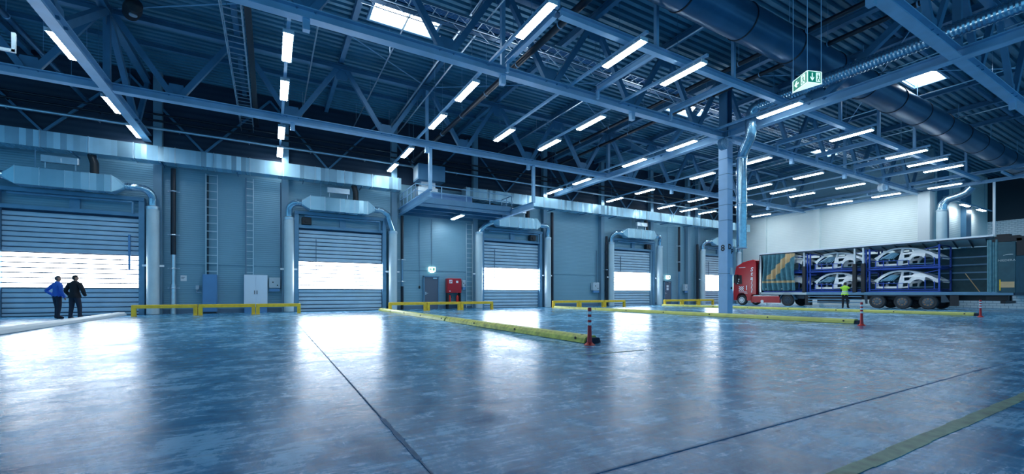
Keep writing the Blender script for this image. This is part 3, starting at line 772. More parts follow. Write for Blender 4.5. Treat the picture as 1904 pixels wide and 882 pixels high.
# long rectangular duct, interrupted over the platform
for dx0, dx1, lab in ((XL+1, 7.0, 'long galvanised duct along the door wall, left of the platform'), (11.3, 43.0, 'long galvanised duct along the door wall, right of the air handling box')):
    t = thing('long_wall_duct', lab, 'duct', ((dx0+dx1)/2, 26.5, 7.38))
    MB().box(dx0, dx1, 26.1, 26.85, 7.38, 8.1).build('duct', 'galv_duct', t)
    m = MB(); x = dx0+.02
    while x < dx1: m.box(x, x+.03, 26.08, 26.87, 7.36, 8.12); x += 1.55
    each(m, 'seam_flange', 'galv_small', t)
    m = MB(); x = dx0+1
    while x < dx1: m.box(x, x+.04, 26.1, 27.14, 7.3, 7.36); x += 3.1
    each(m, 'support_arm', 'steel', t)
# wall columns
for i, x in enumerate([-4.87, .75, 6.85, 12.5, 18.35, 24.1, 29.9, 34.9, 36.4]):
    m = MB(); m.box(x-.17, x+.17, 27.15, 27.5, 0, RZ)
    tag(m.build('wall_column', 'column_paint'), 'blue grey steel column on the door wall, %s from the left' % NTH[i], 'column', 'door wall columns')
def pipe_thing(name, lab, segs, r, mats, group=None, brk=()):
    x, y, z = segs[0][-1]
    t = thing(name, lab, 'pipe', (x, y, min(p[2] for s in segs for p in s)), group)
    for s, mt, rr, nm in zip(segs, mats, r, ('upper_pipe', 'lower_pipe', 'foot')): MB().tube(s, rr, 14).build(nm, mt, t, smooth=True)
    for z in brk: 
        m = MB(); m.box(x-.25, x+.25, y+rr, y+rr+.03, z, z+.03); m.lathe((x, y, z), [(rr+.03, -.03), (rr+.04, 0), (rr+.03, .03)], 14); m.build('clamp', 'galv_small', t)
    return t
pipe_thing('rain_pipe', 'black and silver rain pipe right of the first roller door', [[(-4.25, 27.2, 7.35), (-4.25, 27.2, 3.0)], [(-4.25, 27.2, 3.0), (-4.25, 27.2, 1.5)], [(-4.25, 27.2, 1.5), (-4.25, 27.2, .01)]], [.11, .09, .12], ['black_pipe', 'galv_small', 'galv_small'], brk=(6.2, 4.0, 2.3, 1.3))
pipe_thing('rain_pipe', 'black rain pipe right of the second roller door under the platform', [[(7.35, 27.2, 6.0), (7.35, 27.2, 3.2)], [(7.35, 27.2, 3.2), (7.35, 27.2, 1.5)], [(7.35, 27.2, 1.5), (7.35, 27.2, .01)]], [.09, .075, .09], ['black_pipe', 'frame_steel', 'black_pipe'], brk=(3.2, 1.8))
pipe_thing('rain_pipe', 'black and grey rain pipe between the fourth and fifth roller doors', [[(33.55, 27.2, 7.3), (33.55, 27.2, 3.1)], [(33.55, 27.2, 3.1), (33.55, 27.2, .01)]], [.11, .09], ['black_pipe', 'frame_steel'], brk=(5.5, 4))
pipe_thing('rain_pipe', 'black rain pipe left of the fourth roller door', [[(24.38, 27.0, 5.8), (24.38, 27.0, .01)]], [.1], ['black_pipe'], brk=(3,))
pipe_thing('rain_pipe', 'black rain pipe right of the third roller door', [[(19.0, 27.2, 7.3), (19.0, 27.2, .01)]], [.12], ['black_pipe'])
pipe_thing('rain_pipe', 'black rain pipe left of the fifth roller door', [[(36.05, 27.1, 5.8), (36.05, 27.1, .01)]], [.11], ['black_pipe'])
for lab, x0, x1, z0, z1, dens, sec in [('wide wall cable ladder above the blue cabinet', -2.92, -2.42, 2.0, 7.3, .42, 1), ('narrow wall cable ladder above the pale cabinet', -1.14, -.80, 2.0, 7.3, .38, 0), ('steel wall ladder beside the red hose cabinet', 11.85, 12.3, .05, 5.9, .33, 0)]:
    t, d, a, up = cable_ladder(((x0+x1)/2, 27.3, z0), ((x0+x1)/2, 27.3, z1), x1-x0, lab, 'ladder', dens, mate='alu')
    if sec: MB().box(x0+.05, x0+.12, 27.32, 27.4, z0, z1).build('cable_bundle', 'black_pipe', t)
    elif x0 < 0: MB().box(x0-.02, x0+.03, 27.2, 27.3, z0, z1).build('cable_bundle', 'dark_line', t)
t = thing('blue_cabinet', 'tall blue electrical cabinet behind the yellow barrier', 'cabinet', (-2.7, 27.2, 0))
MB().cham(-3.03, -2.42, 27.0, 27.45, .08, 2.03, .015).build('body', 'cabinet_blue', t); MB().box(-3.0, -2.45, 27.03, 27.4, 0, .08).build('plinth', 'black', t)
MB().box(-2.99, -2.46, 26.975, 27.0, .12, 1.99).build('door', 'cabinet_blue', t)
t = thing('pale_cabinet', 'tall two-door pale electrical cabinet behind the yellow barrier', 'cabinet', (-.66, 27.2, 0))
MB().cham(-1.22, -.12, 27.0, 27.45, .3, 2.05, .015).build('body', 'cabinet_white', t); MB().box(-1.2, -.14, 27.03, 27.4, 0, .3).build('plinth', 'cabinet_blue', t)
for a in (-1.2, -.66):
    d = MB().box(a, a+.52, 26.975, 27.0, .34, 2.02).build('door', 'cabinet_white', t)
    h = MB(); hx_ = a+.46 if a < -1 else a+.03; h.box(hx_, hx_+.03, 26.95, 26.975, 1.0, 1.2); h.build('handle', 'black', d)
def wbox(name, lab, x0, x1, z0, z1, mate='box_grey', y=27.3, extra=None, cat='box'):
    t = thing(name, lab, cat, ((x0+x1)/2, y, z0)); MB().cham(x0, x1, y-.12, WY-.02, z0, z1, .015).build('case', mate, t)
    if extra: extra(t, x0, x1, z0, z1, y-.12)
    return t
def knobs(t, x0, x1, z0, z1, y):
    for k, (u, v) in enumerate(((.35, .55), (.75, .25))):
        MB().cyl((x0+(x1-x0)*u, y, z0+(z1-z0)*v), (x0+(x1-x0)*u, y-.03, z0+(z1-z0)*v), .035, 10).build('knob', 'black', t)
    MB().box(x0+.02, x1-.02, y, y+.1, z0-.2, z0-.04).build('socket_row', 'cabinet_blue', t)
wbox('control_box', 'grey control box with knobs left of the second roller door', -.05, .5, 1.35, 1.92, extra=knobs)
wbox('control_box', 'grey control box left of the fourth roller door', 23.1, 23.75, 1.3, 1.95, extra=knobs)
wbox('control_box', 'grey control box left of the fifth roller door', 34.35, 34.95, 1.3, 1.92, extra=knobs)
wbox('control_box', 'small grey control box between hose cabinet and wall ladder', 11.5, 11.75, 1.5, 1.95, extra=knobs)
def conduit(lab, pts, r=.025, mt='dark_line'):
    tag(MB().tube(pts, r, 6).build('conduit', mt), lab, 'conduit')
conduit('thin conduit down to the box beside the second roller door', [(.53, 27.4, 7.3), (.53, 27.4, 1.3)], .035)
conduit('thin conduit down to the box left of the fourth roller door', [(23.65, 27.4, 4.6), (23.65, 27.4, 1.95)])
conduit('thin conduit down to the green exit sign by the grey door', [(9.4, 27.44, 6.0), (9.4, 27.44, 2.85)], .015)
conduit('thin conduit with hanging plug left of the grey door', [(8.55, 27.44, 6.0), (8.55, 27.44, 2.8), (9.2, 27.44, 2.8)], .015)
conduit('thin conduit down to the exit sign near the fourth barrier', [(32.2, 27.44, 7.3), (32.2, 27.44, 2.75)], .015)
conduit('thin conduit from the duct to the box left of the fifth door', [(34.7, 27.44, 7.3), (34.7, 27.44, 1.92)], .02)
t = thing('pull_switch', 'small pull switch hanging on a cord left of the grey door', 'switch', (8.55, 27.4, 1.35)); MB().cyl((8.55, 27.4, 2.8), (8.55, 27.4, 1.5), .012, 6).build('cord', 'dark_line', t); MB().lathe((8.55, 27.4, 1.35), [(.03, 0), (.06, .05), (.06, .15), (.02, .2)], 10).build('handle', 'black', t)
m = MB(); m.box(-4.0, -3.75, WY-.03, WY-.01, 1.68, 1.97); o = tag(m.build('wall_notice', 'paper'), 'small white notice on the wall beside the rain pipe', 'sign')
for k in range(3): MB().box(-3.97, -3.80-.03*k, WY-.034, WY-.03, 1.88-.04*k, 1.90-.04*k).build('print_line', 'dark_line', o)
t = thing('tap_valve', 'small wall valve left of the blue cabinet', 'valve', (-3.25, 27.3, 1.1)); MB().box(-3.35, -3.2, 27.3, WY-.01, 1.25, 1.45).build('plate', 'box_grey', t); MB().tube([(-3.3, 27.35, 1.25), (-3.3, 27.25, 1.1), (-3.1, 27.25, 1.1)], .03, 8).build('tap', 'galv_small', t, smooth=True)
# personnel doors
for k, (x0, x1, lab, mt) in enumerate([(8.88, 9.83, 'grey steel door beside the red hose cabinet', 'door_grey'), (31.8, 32.65, 'dark steel door with white notices near the fourth barrier', 'door_grey')]):
    f = MB(); f.box(x0-.07, x0, 27.36, 27.5, 0, 2.2); f.box(x1, x1+.07, 27.36, 27.5, 0, 2.2); f.box(x0-.07, x1+.07, 27.36, 27.5, 2.13, 2.2)
    d = struct('door_%d' % (6+k), f, 'frame_steel', lab, origin=((x0+x1)/2, 27.4, 0))
    MB().box(x0, x1, 27.41, 27.48, .02, 2.13).build('leaf', mt, d)
    h = MB(); h.tube([(x0+.1, 27.41, 1.05), (x0+.1, 27.35, 1.05), (x0+.24, 27.35, 1.05)], .014, 8); h.box(x0+.07, x0+.13, 27.4, 27.41, .95, 1.15); h.build('handle', 'galv_small', d)
    MB().box(x1-.35, x1-.08, 27.36, 27.41, 2.02, 2.09).build('door_closer', 'galv_small', d)
    if k: 
        for z in (1.35, 1.6): MB().box(x0+.28, x0+.55, 27.4, 27.41, z, z+.2).build('notice', 'paper', d)
def exits(x, z, w_, lab):
    t = thing('exit_sign', lab, 'sign', (x, 27.35, z)); MB().cham(x-w_/2, x+w_/2, 27.33, 27.43, z, z+.3, .01).build('lit_box', 'exit_lit', t)
    g = MB(); g.box(x-w_*.35, x-w_*.05, 27.322, 27.33, z+.12, z+.18); g.face([(x-w_*.42, 27.325, z+.15), (x-w_*.28, 27.325, z+.05), (x-w_*.28, 27.325, z+.25)]); g.box(x+.05, x+w_*.35, 27.322, 27.33, z+.05, z+.25); g.build('pictogram', 'sign_green', t)
    MB().box(x-w_*.3, x+w_*.3, 27.36, 27.41, z-.07, z).build('spot', 'exit_lit', t)
exits(9.4, 2.5, .46, 'small lit exit sign above and right of the grey door'); exits(32.25, 2.42, .5, 'small lit exit sign above the dark door with notices')
# hose cabinet
t = thing('hose_cabinet', 'red fire hose cabinet on a dark stand with extinguishers', 'cabinet', (10.85, 27.2, 0))
MB().cham(10.35, 11.35, 26.98, 27.4, 1.08, 2.05, .02).build('case', 'red', t)
MB().box(10.39, 11.31, 26.955, 26.98, 1.12, 2.01).build('door', 'red_cab', t)
m = MB(); m.box(10.45, 10.67, 26.945, 26.955, 1.72, 1.95); m.box(10.95, 11.1, 26.945, 26.955, 1.75, 1.9); m.box(10.45, 10.55, 26.945, 26.955, 1.17, 1.22); m.build('pictogram', 'white', t)
m = MB(); m.box(10.49, 10.54, 26.94, 26.945, 1.76, 1.9); m.box(10.58, 10.62, 26.94, 26.945, 1.8, 1.91); m.build('symbol', 'red', t)
for x in (10.37, 11.25): MB().box(x, x+.08, 27.0, 27.38, 0, 1.08).build('leg', 'black', t)
MB().box(10.45, 11.25, 27.0, 27.38, .42, .48).build('shelf', 'black', t)
for k, x in enumerate((10.55, 11.12)):
    e = thing('fire_extinguisher', '%s fire extinguisher under the red hose cabinet' % ['left', 'right'][k], 'fire extinguisher', (x, 27.15, .48), 'fire extinguishers')
    MB().lathe((x, 27.15, .48), [(.085, 0), (.09, .02), (.09, .34), (.05, .42), (.03, .45)], 16).build('cylinder', 'orange_red', e, smooth=True)
    MB().tube([(x, 27.15, .93), (x, 27.15, 1.0), (x+.1, 27.1, .97), (x+.12, 27.08, .75)], .018, 6).build('hose', 'black', e)
    MB().box(x-.02, x+.06, 27.13, 27.17, .93, .97).build('handle', 'black', e)

# ================================================================ PLATFORM
t = thing('steel_platform', 'blue steel service platform hung over the wall between second and third doors', 'platform', (10.4, 24.5, 6.1))
PX0, PX1 = 7.25, 13.6
MB().ibeam((PX0, 21.4, 6.28), (PX0, 27.4, 6.28), .25, .38, .03).build('side_beam', 'pale_steel', t)
MB().ibeam((PX1, 21.4, 6.28), (PX1, 27.4, 6.28), .22, .38, .03).build('side_beam', 'pale_steel', t)
for y in (24.0, 25.1, 26.2, 27.3): MB().ibeam((PX0+.13, y, 6.2), (PX1-.1, y, 6.2), .14, .22, .02).build('cross_beam', 'steel', t)
MB().box(PX0+.13, PX1-.1, 24.0, 27.4, 6.31, 6.36).build('deck', 'steel', t)
MB().box(PX0+.13, PX1-.1, 23.95, 23.97, 6.3, 6.62).build('kick_plate', 'steel', t)
for x in (PX0, PX1): MB().bar((x, 21.4, 6.45), (x, 21.4, ZB-.15), .16, .16).build('hanger_post', 'pale_steel', t)
def rail(name, pts, z0, z1, step):
    m = MB()
    for a, b in zip(pts, pts[1:]):
        a, b = Vector(a), Vector(b); L = (b-a).length; n = max(1, round(L/step))
        for z in (z1, (z0+z1)/2+.1): m.cyl((a.x, a.y, z), (b.x, b.y, z), .028, 6)
        for i in range(n+1): p = a+(b-a)*i/n; m.cyl((p.x, p.y, z0), (p.x, p.y, z1), .028, 6)
    m.build(name, 'pale_steel', t)
rail('side_railing', [(PX0, 27.3), (PX0, 24.0)], 6.4, 7.35, .85)
rail('front_railing', [(PX0, 24.0), (PX1, 24.0)], 6.36, 7.35, 1.55)
rail('end_railing', [(PX1, 24.0), (PX1, 25.4)], 6.4, 7.35, .7)
for k, y in enumerate((22.6, 23.4, 24.4, 25.6)):
    MB().lathe((PX0, y, 6.47), [(.09, 0), (.09, .05), (.03, .07), (.03, .12)], 10).build('bolt', 'galv_small', t)
t = thing('air_handling_unit', 'silver air handling box standing on the steel platform corner', 'machine', (8.1, 25.6, 6.36))
MB().cham(7.75, 9.0, 25.1, 26.2, 6.36, 7.5, .02).build('lower_casing', 'galv_small', t)
MB().cham(7.7, 9.4, 24.9, 25.95, 7.9, 8.85, .02).build('upper_casing', 'steel', t)
MB().box(7.68, 7.7, 24.98, 25.85, 7.98, 8.75).build('side_panel', 'galv_small', t)
m = MB()
for k in range(3): m.box(7.72, 9.02, 25.07, 25.1, 6.6+.3*k, 6.63+.3*k)
each(m, 'seam', 'galv_small', t); MB().box(8.0, 8.9, 25.3, 25.8, 7.5, 7.9).build('neck', 'galv_small', t)
t = thing('long_unit_box', 'long pale blue machine casing lying on the steel platform', 'machine', (9.7, 24.7, 6.36))
MB().cham(8.35, 10.95, 24.3, 25.0, 6.4, 7.05, .02).build('casing', 'cabinet_blue', t)
for x in (8.6, 10.6): MB().box(x, x+.1, 24.35, 24.95, 6.36, 6.4).build('foot', 'black', t)
MB().box(8.33, 10.97, 24.28, 25.02, 7.05, 7.08).build('lid', 'frame_steel', t)
m = MB(); m.lathe((12.5, 24.6, 6.36), [(.35, 0), (.36, .28), (.2, .42), (.05, .5)], 20); o = tag(m.build('roof_fan', 'black'), 'dark domed fan at the right end of the platform', 'fan')
m = MB(); m.box(11.0, 11.6, 26.0, 26.05, 6.9, 8.0)

# ================================================================ FLOOR THINGS
def barrier(x0, x1, y, lab, grp):
    t = thing('yellow_barrier', lab, 'barrier', ((x0+x1)/2, y, 0), grp)
    m = MB(); m.cham(x0, x1, y-.09, y+.09, .36, .52, .02); m.build('rail', 'yellow', t)
    for x in (x0, x1-.16): 
        m = MB(); m.box(x, x+.16, y-.08, y+.08, .01, .37); m.box(x-.02, x+.18, y-.11, y+.11, 0, .012); m.build('leg', 'yellow', t)
sets = [([-5.4, -2.97, -.62, 1.42], 'between the first and second doors'), ([5.97, 8.25, 10.45, 12.75], 'between the second and third doors'),
        ([17.5, 19.9, 22.3, 24.5], 'between the third and fourth doors'), ([28.95, 31.2, 33.4, 35.5], 'between the fourth and fifth doors')]
for xs_, lab in sets:
    for k in range(3): barrier(xs_[k]+.01, xs_[k+1]-.02, 25.0, 'low yellow steel barrier %s, %s of three' % (lab, ['left', 'middle', 'right'][k]), 'low yellow barriers')
def curb(x, y0, y1, lab, mate, r=.11):
    t = thing('wheel_guide', lab, 'wheel guide', (x, (y0+y1)/2, 0), 'yellow wheel guides')
    prof = [(x-.2, 0.01), (x-.17, .1), (x-.1, .155), (x+.1, .155), (x+.17, .1), (x+.2, 0.01)]
    m = MB(); m.prism(prof, 'y', y0, y1); m.build('beam', mate, t)
    b = MB(); y = y0+.3
    while y < y1: b.cyl((x, y, .15), (x, y, .162), .035, 8); b.cyl((x-.175, y, .09), (x-.19, y, .09), .03, 8); y += 2.6
    each(b, 'bolt', 'black', t)
    MB().prism([(x-.16, .01), (x-.12, .12), (x+.12, .12), (x+.16, .01)], 'y', y0-.12, y0).build('end_cap', 'cloth_navy', t)
curb(-6.1, 14.5, 26.6, 'cream wheel guide on the floor before the first roller door', 'cream')
curb(5.85, 6.95, 15.0, 'worn mossy yellow wheel guide, near half, ending at the nearest delineator', 'yellow_worn')
curb(5.85, 15.15, 26.2, 'pale wheel guide leading up to the second roller door', 'yellow_pale')
curb(17.5, 6.9, 24.6, 'long yellow wheel guide running past the pillar', 'yellow_pale')
curb(28.4, 6.6, 24.6, 'long yellow wheel guide just before the truck', 'yellow_pale')
def bollard(x, y, lab):
    t = thing('delineator_post', lab, 'delineator post', (x, y, 0), 'red and white posts')
    MB().lathe((x, y, 0), [(.115, 0), (.115, .012), (.075, .035), (.055, .06)], 24).build('base', 'orange_red', t, smooth=True)
    MB().lathe((x, y, .05), [(.052, 0), (.045, .1), (.038, .30), (.038, .68), (.036, .705)], 24).build('post', 'red', t, smooth=True)
    for z in (.40, .51, .62): MB().lathe((x, y, z), [(.0385, 0), (.040, .002), (.040, .058), (.0385, .06)], 24).build('white_band', 'white', t)
    m = MB()
    for k in range(4): a = PI/4+k*PI/2; m.cyl((x+.092*math.cos(a), y+.092*math.sin(a), .012), (x+.092*math.cos(a), y+.092*math.sin(a), .03), .012, 6)
    each(m, 'bolt', 'black', t)
bollard(5.58, 6.68, 'red and white delineator post nearest the camera')
bollard(16.6, 6.4, 'red and white delineator post in front of the trailer wheels')
bollard(27.2, 6.15, 'red and white delineator post under the trailer rear')

# ================================================================ TRUCK
TX = 37.0
def tractor():
    t = thing('truck_tractor', 'red truck tractor with a high sleeper cab and white lettering', 'truck', (38.2, 21.6, 0))
    # side outline (y, z), front at high y
    cab = [(21.95, .95), (21.95, 3.72), (22.2, 3.98), (23.2, 3.78), (23.75, 3.5), (23.85, 3.1), (24.0, 2.4), (24.05, 1.2), (24.0, .42), (23.75, .42), (23.72, .75), (23.55, 1.02), (23.25, 1.1), (22.95, 1.02), (22.78, .72), (22.75, .4), (22.35, .4), (22.35, .95)]
    MB().plate([cab], 'x', TX+.02, TX+2.45).build('cab_shell', 'red_cab', t)
    m = MB(); m.prism([(22.75, 1.75), (23.9, 1.75), (23.85, 2.75), (23.4, 2.8), (23.1, 2.75), (22.8, 2.4)], 'x', TX+.0, TX+.03)
    m = MB(); m.prism([(23.2, 1.9), (23.85, 1.85), (23.82, 2.7), (23.25, 2.7)], 'x', TX+.0, TX+.03); m.build('side_window', 'black', t)
    m = MB(); m.prism([(23.86, 3.0), (24.02, 2.35), (24.05, 1.75), (24.1, 1.75), (24.06, 2.4), (23.9, 3.05)], 'x', TX+.15, TX+2.3); m.build('windscreen', 'black', t)
    m = MB(); m.box(TX-.25, TX+.0, 23.55, 23.85, 2.0, 2.75); m.build('mirror', 'black', t)
    m = MB(); m.prism([(21.95, 3.9), (22.2, 4.02), (23.2, 3.82), (23.2, 3.76), (22.2, 3.94), (21.95, 3.8)], 'x', TX, TX+2.47); m.build('roof_spoiler', 'red', t)
    m = MB(); m.box(TX+.005, TX+.02, 22.9, 23.5, 3.35, 3.4); m.build('trim_strip', 'white', t)
    for i, ch in enumerate('Stalll'):
        text_mb(ch, .50, lambda x, y, d, z=3.15-i*.375: (TX-.002+d*.2, 22.33-x-.0*i, z+y), .03, shear=.2, bold=.012).build('lettering', 'white', t)
    # chequered flag graphic and white emblem
    m = MB()
    for i in range(5):
        for j in range(5):
            if (i+j) % 2 == 0: m.box(TX-.004, TX+.02, 23.15-.0+i*.09-.1, 23.15+(i+1)*.09-.1, 1.28+j*.08, 1.28+(j+1)*.08)
    m.box(TX-.004, TX+.02, 22.75, 22.82, 1.35, 1.75); m.box(TX-.004, TX+.02, 22.75, 23.5, 1.16, 1.2); m.box(TX-.004, TX+.02, 22.7, 23.0, 1.04, 1.08)
    m.build('emblem', 'white', t)
    m = MB(); m.box(TX-.0, TX+.02, 23.5, 23.9, 1.9, 2.45)
    for i in range(4):
        for j in range(5):
            pass
    m = MB()
    for (a, b) in ((23.55, 2.15), (23.68, 2.3), (23.6, 1.98), (23.75, 2.08), (23.5, 2.32)): m.lathe((TX-.02, a, b), [(.06, 0), (.06, .02)], 10, 'x')
    m.build('window_decal', 'white', t)
    # rear cab wall gap & chassis
    MB().box(TX+.35, TX+2.1, 18.2, 22.2, .62, .95).build('chassis', 'trailer_dark', t)
    MB().box(TX+.3, TX+2.2, 21.6, 21.93, .95, 3.6).build('rear_fairing', 'black', t)
    m = MB(); m.prism([(19.95, .25), (22.4, .25), (22.4, .82), (20.1, .82), (19.95, .7)], 'x', TX+.02, TX+.25); m.build('side_skirt', 'red_cab', t)
    m = MB(); m.lathe((TX+.0, 21.4, .35), [(.13, -.02), (.13, .03), (.07, .04)], 16, 'x'); m.build('filler_cap', 'white', t)
    m = MB(); m.prism([(20.05, .8), (20.05, .86), (22.2, .86), (22.2, .8)], 'x', TX+.05, TX+1.0); m.build('deck_plate', 'alu', t)
    wheel(t, 23.25, .44, 'white', TX+.02); wheel(t, 19.37, .48, 'trailer_dark', TX+.02); wheel(t, 23.25, .44, 'white', TX+2.1); wheel(t, 19.37, .48, 'trailer_dark', TX+2.1)
    m = MB(); pts = [(TX+.2, 19.37+.58*math.cos(a), .5+.56*math.sin(a)) for a in [PI*.02+PI*.96*i/12 for i in range(13)]]
    for a, b in zip(pts, pts[1:]): m.bar(a, b, .42, .03, (1, 0, 0)); 
    for a, b in zip(pts, pts[1:]): 
        pass
    m = MB()
    for a, b in zip(pts, pts[1:]): m.quads([(TX+.0, a[1], a[2]), (TX+.5, a[1], a[2]), (TX+.5, b[1], b[2]), (TX, b[1], b[2]), (TX, a[1]*1, a[2]+.03), (TX+.5, a[1], a[2]+.03), (TX+.5, b[1], b[2]+.03), (TX, b[1], b[2]+.03)], [(0, 1, 2, 3), (7, 6, 5, 4), (0, 3, 7, 4), (1, 5, 6, 2)])
    m.build('mudguard', 'frame_steel', t)
def wheel(t, y, r, rim, x):
    g = MB(); g.lathe((x, y, r), [(r*.62, .03), (r*.9, 0), (r, .05), (r, .25), (r*.9, .3), (r*.6, .28)], 28, 'x'); g.build('tyre', 'rubber', t, smooth=True)
    h = MB(); h.lathe((x, y, r), [(r*.62, .01), (r*.56, .0), (r*.46, .05), (r*.30, .06), (r*.2, -.01), (r*.1, -.02)], 20, 'x')
    o = h.build('rim', rim, t, smooth=True)
    b = MB()
    for k in range(8): a = 2*PI*k/8; b.lathe((x-.02, y+r*.42*math.cos(a), r+r*.42*math.sin(a)), [(r*.085, 0), (r*.085, .05)], 8, 'x')
    each(b, 'wheel_nut', 'rim_orange' if rim == 'rim_grey' else 'black', t)
tractor()
def trailer():
    Y0, Y1, X1 = 6.97, 21.63, TX+2.5
    t = thing('curtain_trailer', 'long dark curtain-side trailer opened along its side behind the red cab', 'trailer', (38.2, 14.2, 0))
    MB().box(TX+.05, X1, Y0+.05, Y1, .92, 1.08).build('floor_bed', 'trailer_dark', t)
    MB().box(TX, TX+.05, 17.9, Y1, .94, 1.14).build('side_rail', 'trailer_pale', t); MB().box(TX, TX+.05, Y0+.1, 17.9, .94, 1.14).build('side_rail', 'frame_steel', t)
    # roof: pale skin with dark crossbars, raised
    ZF = lambda y: 4.02+(y-Y0)/(Y1-Y0)*.30      # far edge of the tilted, raised roof
    m = MB(); ya, yb = Y0+.9, Y1
    m.quads([(TX-.02, ya, 4.42), (X1, ya, ZF(ya)), (X1, yb, ZF(yb)), (TX-.02, yb, 4.42), (TX-.02, ya, 4.47), (X1, ya, ZF(ya)+.05), (X1, yb, ZF(yb)+.05), (TX-.02, yb, 4.47)], [(0, 1, 2, 3), (7, 6, 5, 4), (0, 4, 5, 1), (1, 5, 6, 2), (2, 6, 7, 3), (3, 7, 4, 0)]); m.build('roof_skin', 'roof_sheet', t)
    m = MB(); m.box(TX-.05, TX+.03, Y0+.85, Y1+.02, 4.40, 4.50); m.build('roof_edge', 'white', t)
    m = MB(); m.box(TX-.0, TX+.06, Y0+.9, Y1, 4.31, 4.40); 
    k = Y0+1.2
    while k < Y1-.1: m.bar((TX+.03, k, 4.39), (X1-.05, k+.35, ZF(k)-.03), .07, .05); k += .72
    each(m, 'roof_bar', 'trailer_dark', t)
    MB().box(X1-.04, X1, Y0+.1, Y1, 1.08, 4.0).build('far_side', 'dark_teal', t)
    m = MB()
    for z in (1.9, 2.35, 2.85, 3.35): m.box(X1-.09, X1-.04, Y0+.2, Y1-.2, z, z+.09)
    each(m, 'side_lath', 'frame_steel', t)
    m = MB(); m.box(TX+.0, X1, Y1-.08, Y1, 1.08, 4.42); m.build('front_wall', 'trailer_dark', t)
    m = MB(); m.box(TX-.0, TX+.08, Y1-.14, Y1+.02, 1.0, 4.3); m.build('front_post', 'alu', t)
    for y, mt in ((18.1, 1), (14.72, 1), (14.2, 1), (17.25, 0), (13.8, 0), (13.2, 0), (10.25, 0)):
        if mt: 
            MB().box(TX+.05, TX+.17, y-.05, y+.05, 1.1, 4.35).build('stanchion', 'alu', t)
            MB().cham(TX+.0, TX+.2, y-.12, y+.12, 1.1, 3.2, .02).build('stanchion_sleeve', 'black', t)
    # rear gathered curtain posts
    m = MB(); 
    for i, y in enumerate((7.72, 7.84, 7.95, 8.05)): m.cyl((TX+.05+.03*(i % 2), y, 1.1), (TX+.05+.03*(i % 2), y, 4.2), .07, 10)
    each(m, 'rolled_curtain', 'curtain_teal', t, True)
    rp = MB(); rp.cham(TX-.03, TX+.04, 6.99, 7.66, 1.08, 4.02, .01); o = rp.build('rear_panel', 'dark_teal', t)
    MB().box(TX-.045, TX-.03, 7.02, 7.55, 1.38, 1.72).build('orange_band', 'curtain_orange', o)
    MB().box(TX-.05, TX-.03, 7.55, 7.6, 1.2, 1.85).build('yellow_marker', 'yellow', o)
    text_mb('NIEDERA', .17, lambda x, y, d: (TX-.04+d*.3, 7.32-x, 2.95+y), .01).build('lettering', 'trailer_pale', o)
    m = MB(); pts = [(TX-.04, 7.45-.38*(i/8), 3.2+.09*math.sin(PI*(.15+.5*i/8))) for i in range(9)]; m.tube(pts, .018, 6); m.build('emblem_arc', 'trailer_pale', o)
    MB().box(TX, X1, 6.97, 7.03, 1.08, 4.0).build('rear_door', 'dark_teal', t)
    m = MB(); m.box(TX+.0, TX+.3, 6.75, 7.9, 4.05, 4.2); m.box(TX+.1, TX+.5, 6.85, 7.8, 4.2, 4.38); m.box(TX, TX+.3, 6.6, 6.95, 3.2, 4.3); m.build('rear_roof_gear', 'black', t)
    # curtain bunched at the front : pleated sheet
    c = MB(); ny, nz = 110, 70
    ya, yb = 21.35, 18.75
    def cp(i, j):
        u, v = i/ny, j/nz; pinch = 1-.0*v
        y = ya+(yb-ya)*(u+.02*math.sin(5*v+3*u)); x = TX-.1+.19*math.sin(u*46+2*math.sin(v*2.4+u*3))*(.6+.4*v)
        return Vector((x, y, 4.3-3.02*v))
    base = len(c.v); c.v += [cp(i, j) for i in range(ny+1) for j in range(nz+1)]
    for i in range(ny):
        for j in range(nz):
            u, v = (i+.5)/ny, (j+.5)/nz
            lo = 1.02-.62*max(0, v-.0)/.65; hi = 1.2-.55*v/.65
            org = (v < .68 and u > lo-.26 and u < lo+.03) or (.73 < v < .785) or (v >= .6 and v < .72 and .28 < u < .36)
            k = base+i*(nz+1)+j; c.f.append([k, k+1, k+nz+2, k+nz+1]); c.m.append(1 if org else 0)
    c.build('bunched_curtain', ['curtain_teal', 'curtain_orange'], t, smooth=True)
    m = MB()
    for y in (21.0, 20.3, 19.7, 19.1): m.lathe((TX-.13, y, 1.42), [(.04, 0), (.04, .02)], 8, 'x')
    each(m, 'buckle', 'white', t)
    # running gear
    for y in (13.39, 12.02, 10.72): wheel(t, y, .47, 'rim_grey', TX+.03); wheel(t, y, .47, 'trailer_dark', TX+2.15)
    MB().box(TX+.6, TX+.8, Y0+.5, 20.5, .6, .92).build('frame_beam', 'black', t); MB().box(TX+1.7, TX+1.9, Y0+.5, 20.5, .6, .92).build('frame_beam', 'black', t)
    m = MB(); m.prism([(14.05, .3), (14.15, .92), (9.9, .92), (9.7, .5), (10.1, .45), (10.1, .86), (13.95, .86), (13.95, .3)], 'x', TX+.02, TX+.1); m.build('mudguard_frame', 'trailer_dark', t)
    for z in (.35, .55, .78): MB().box(TX+.04, TX+.08, 14.3, 17.8, z, z+.07).build('side_guard', 'frame_steel', t)
    m = MB(); m.box(TX+.15, TX+.5, 15.2, 17.2, .3, .85); m.build('pallet_box', 'black', t)
    m = MB(); m.box(TX+.1, TX+.5, 17.7, 18.05, .1, .92); m.build('landing_leg', 'black', t)
    m = MB(); m.box(TX+.03, TX+.07, 9.3, 9.7, .25, .92); m.build('mud_flap', 'black', t)
    m = MB(); m.box(TX+.15, TX+2.3, 7.4, 7.6, .45, .6); m.box(TX+.2, TX+.45, 7.3, 8.2, .62, .92); m.build('rear_bumper', 'black', t)
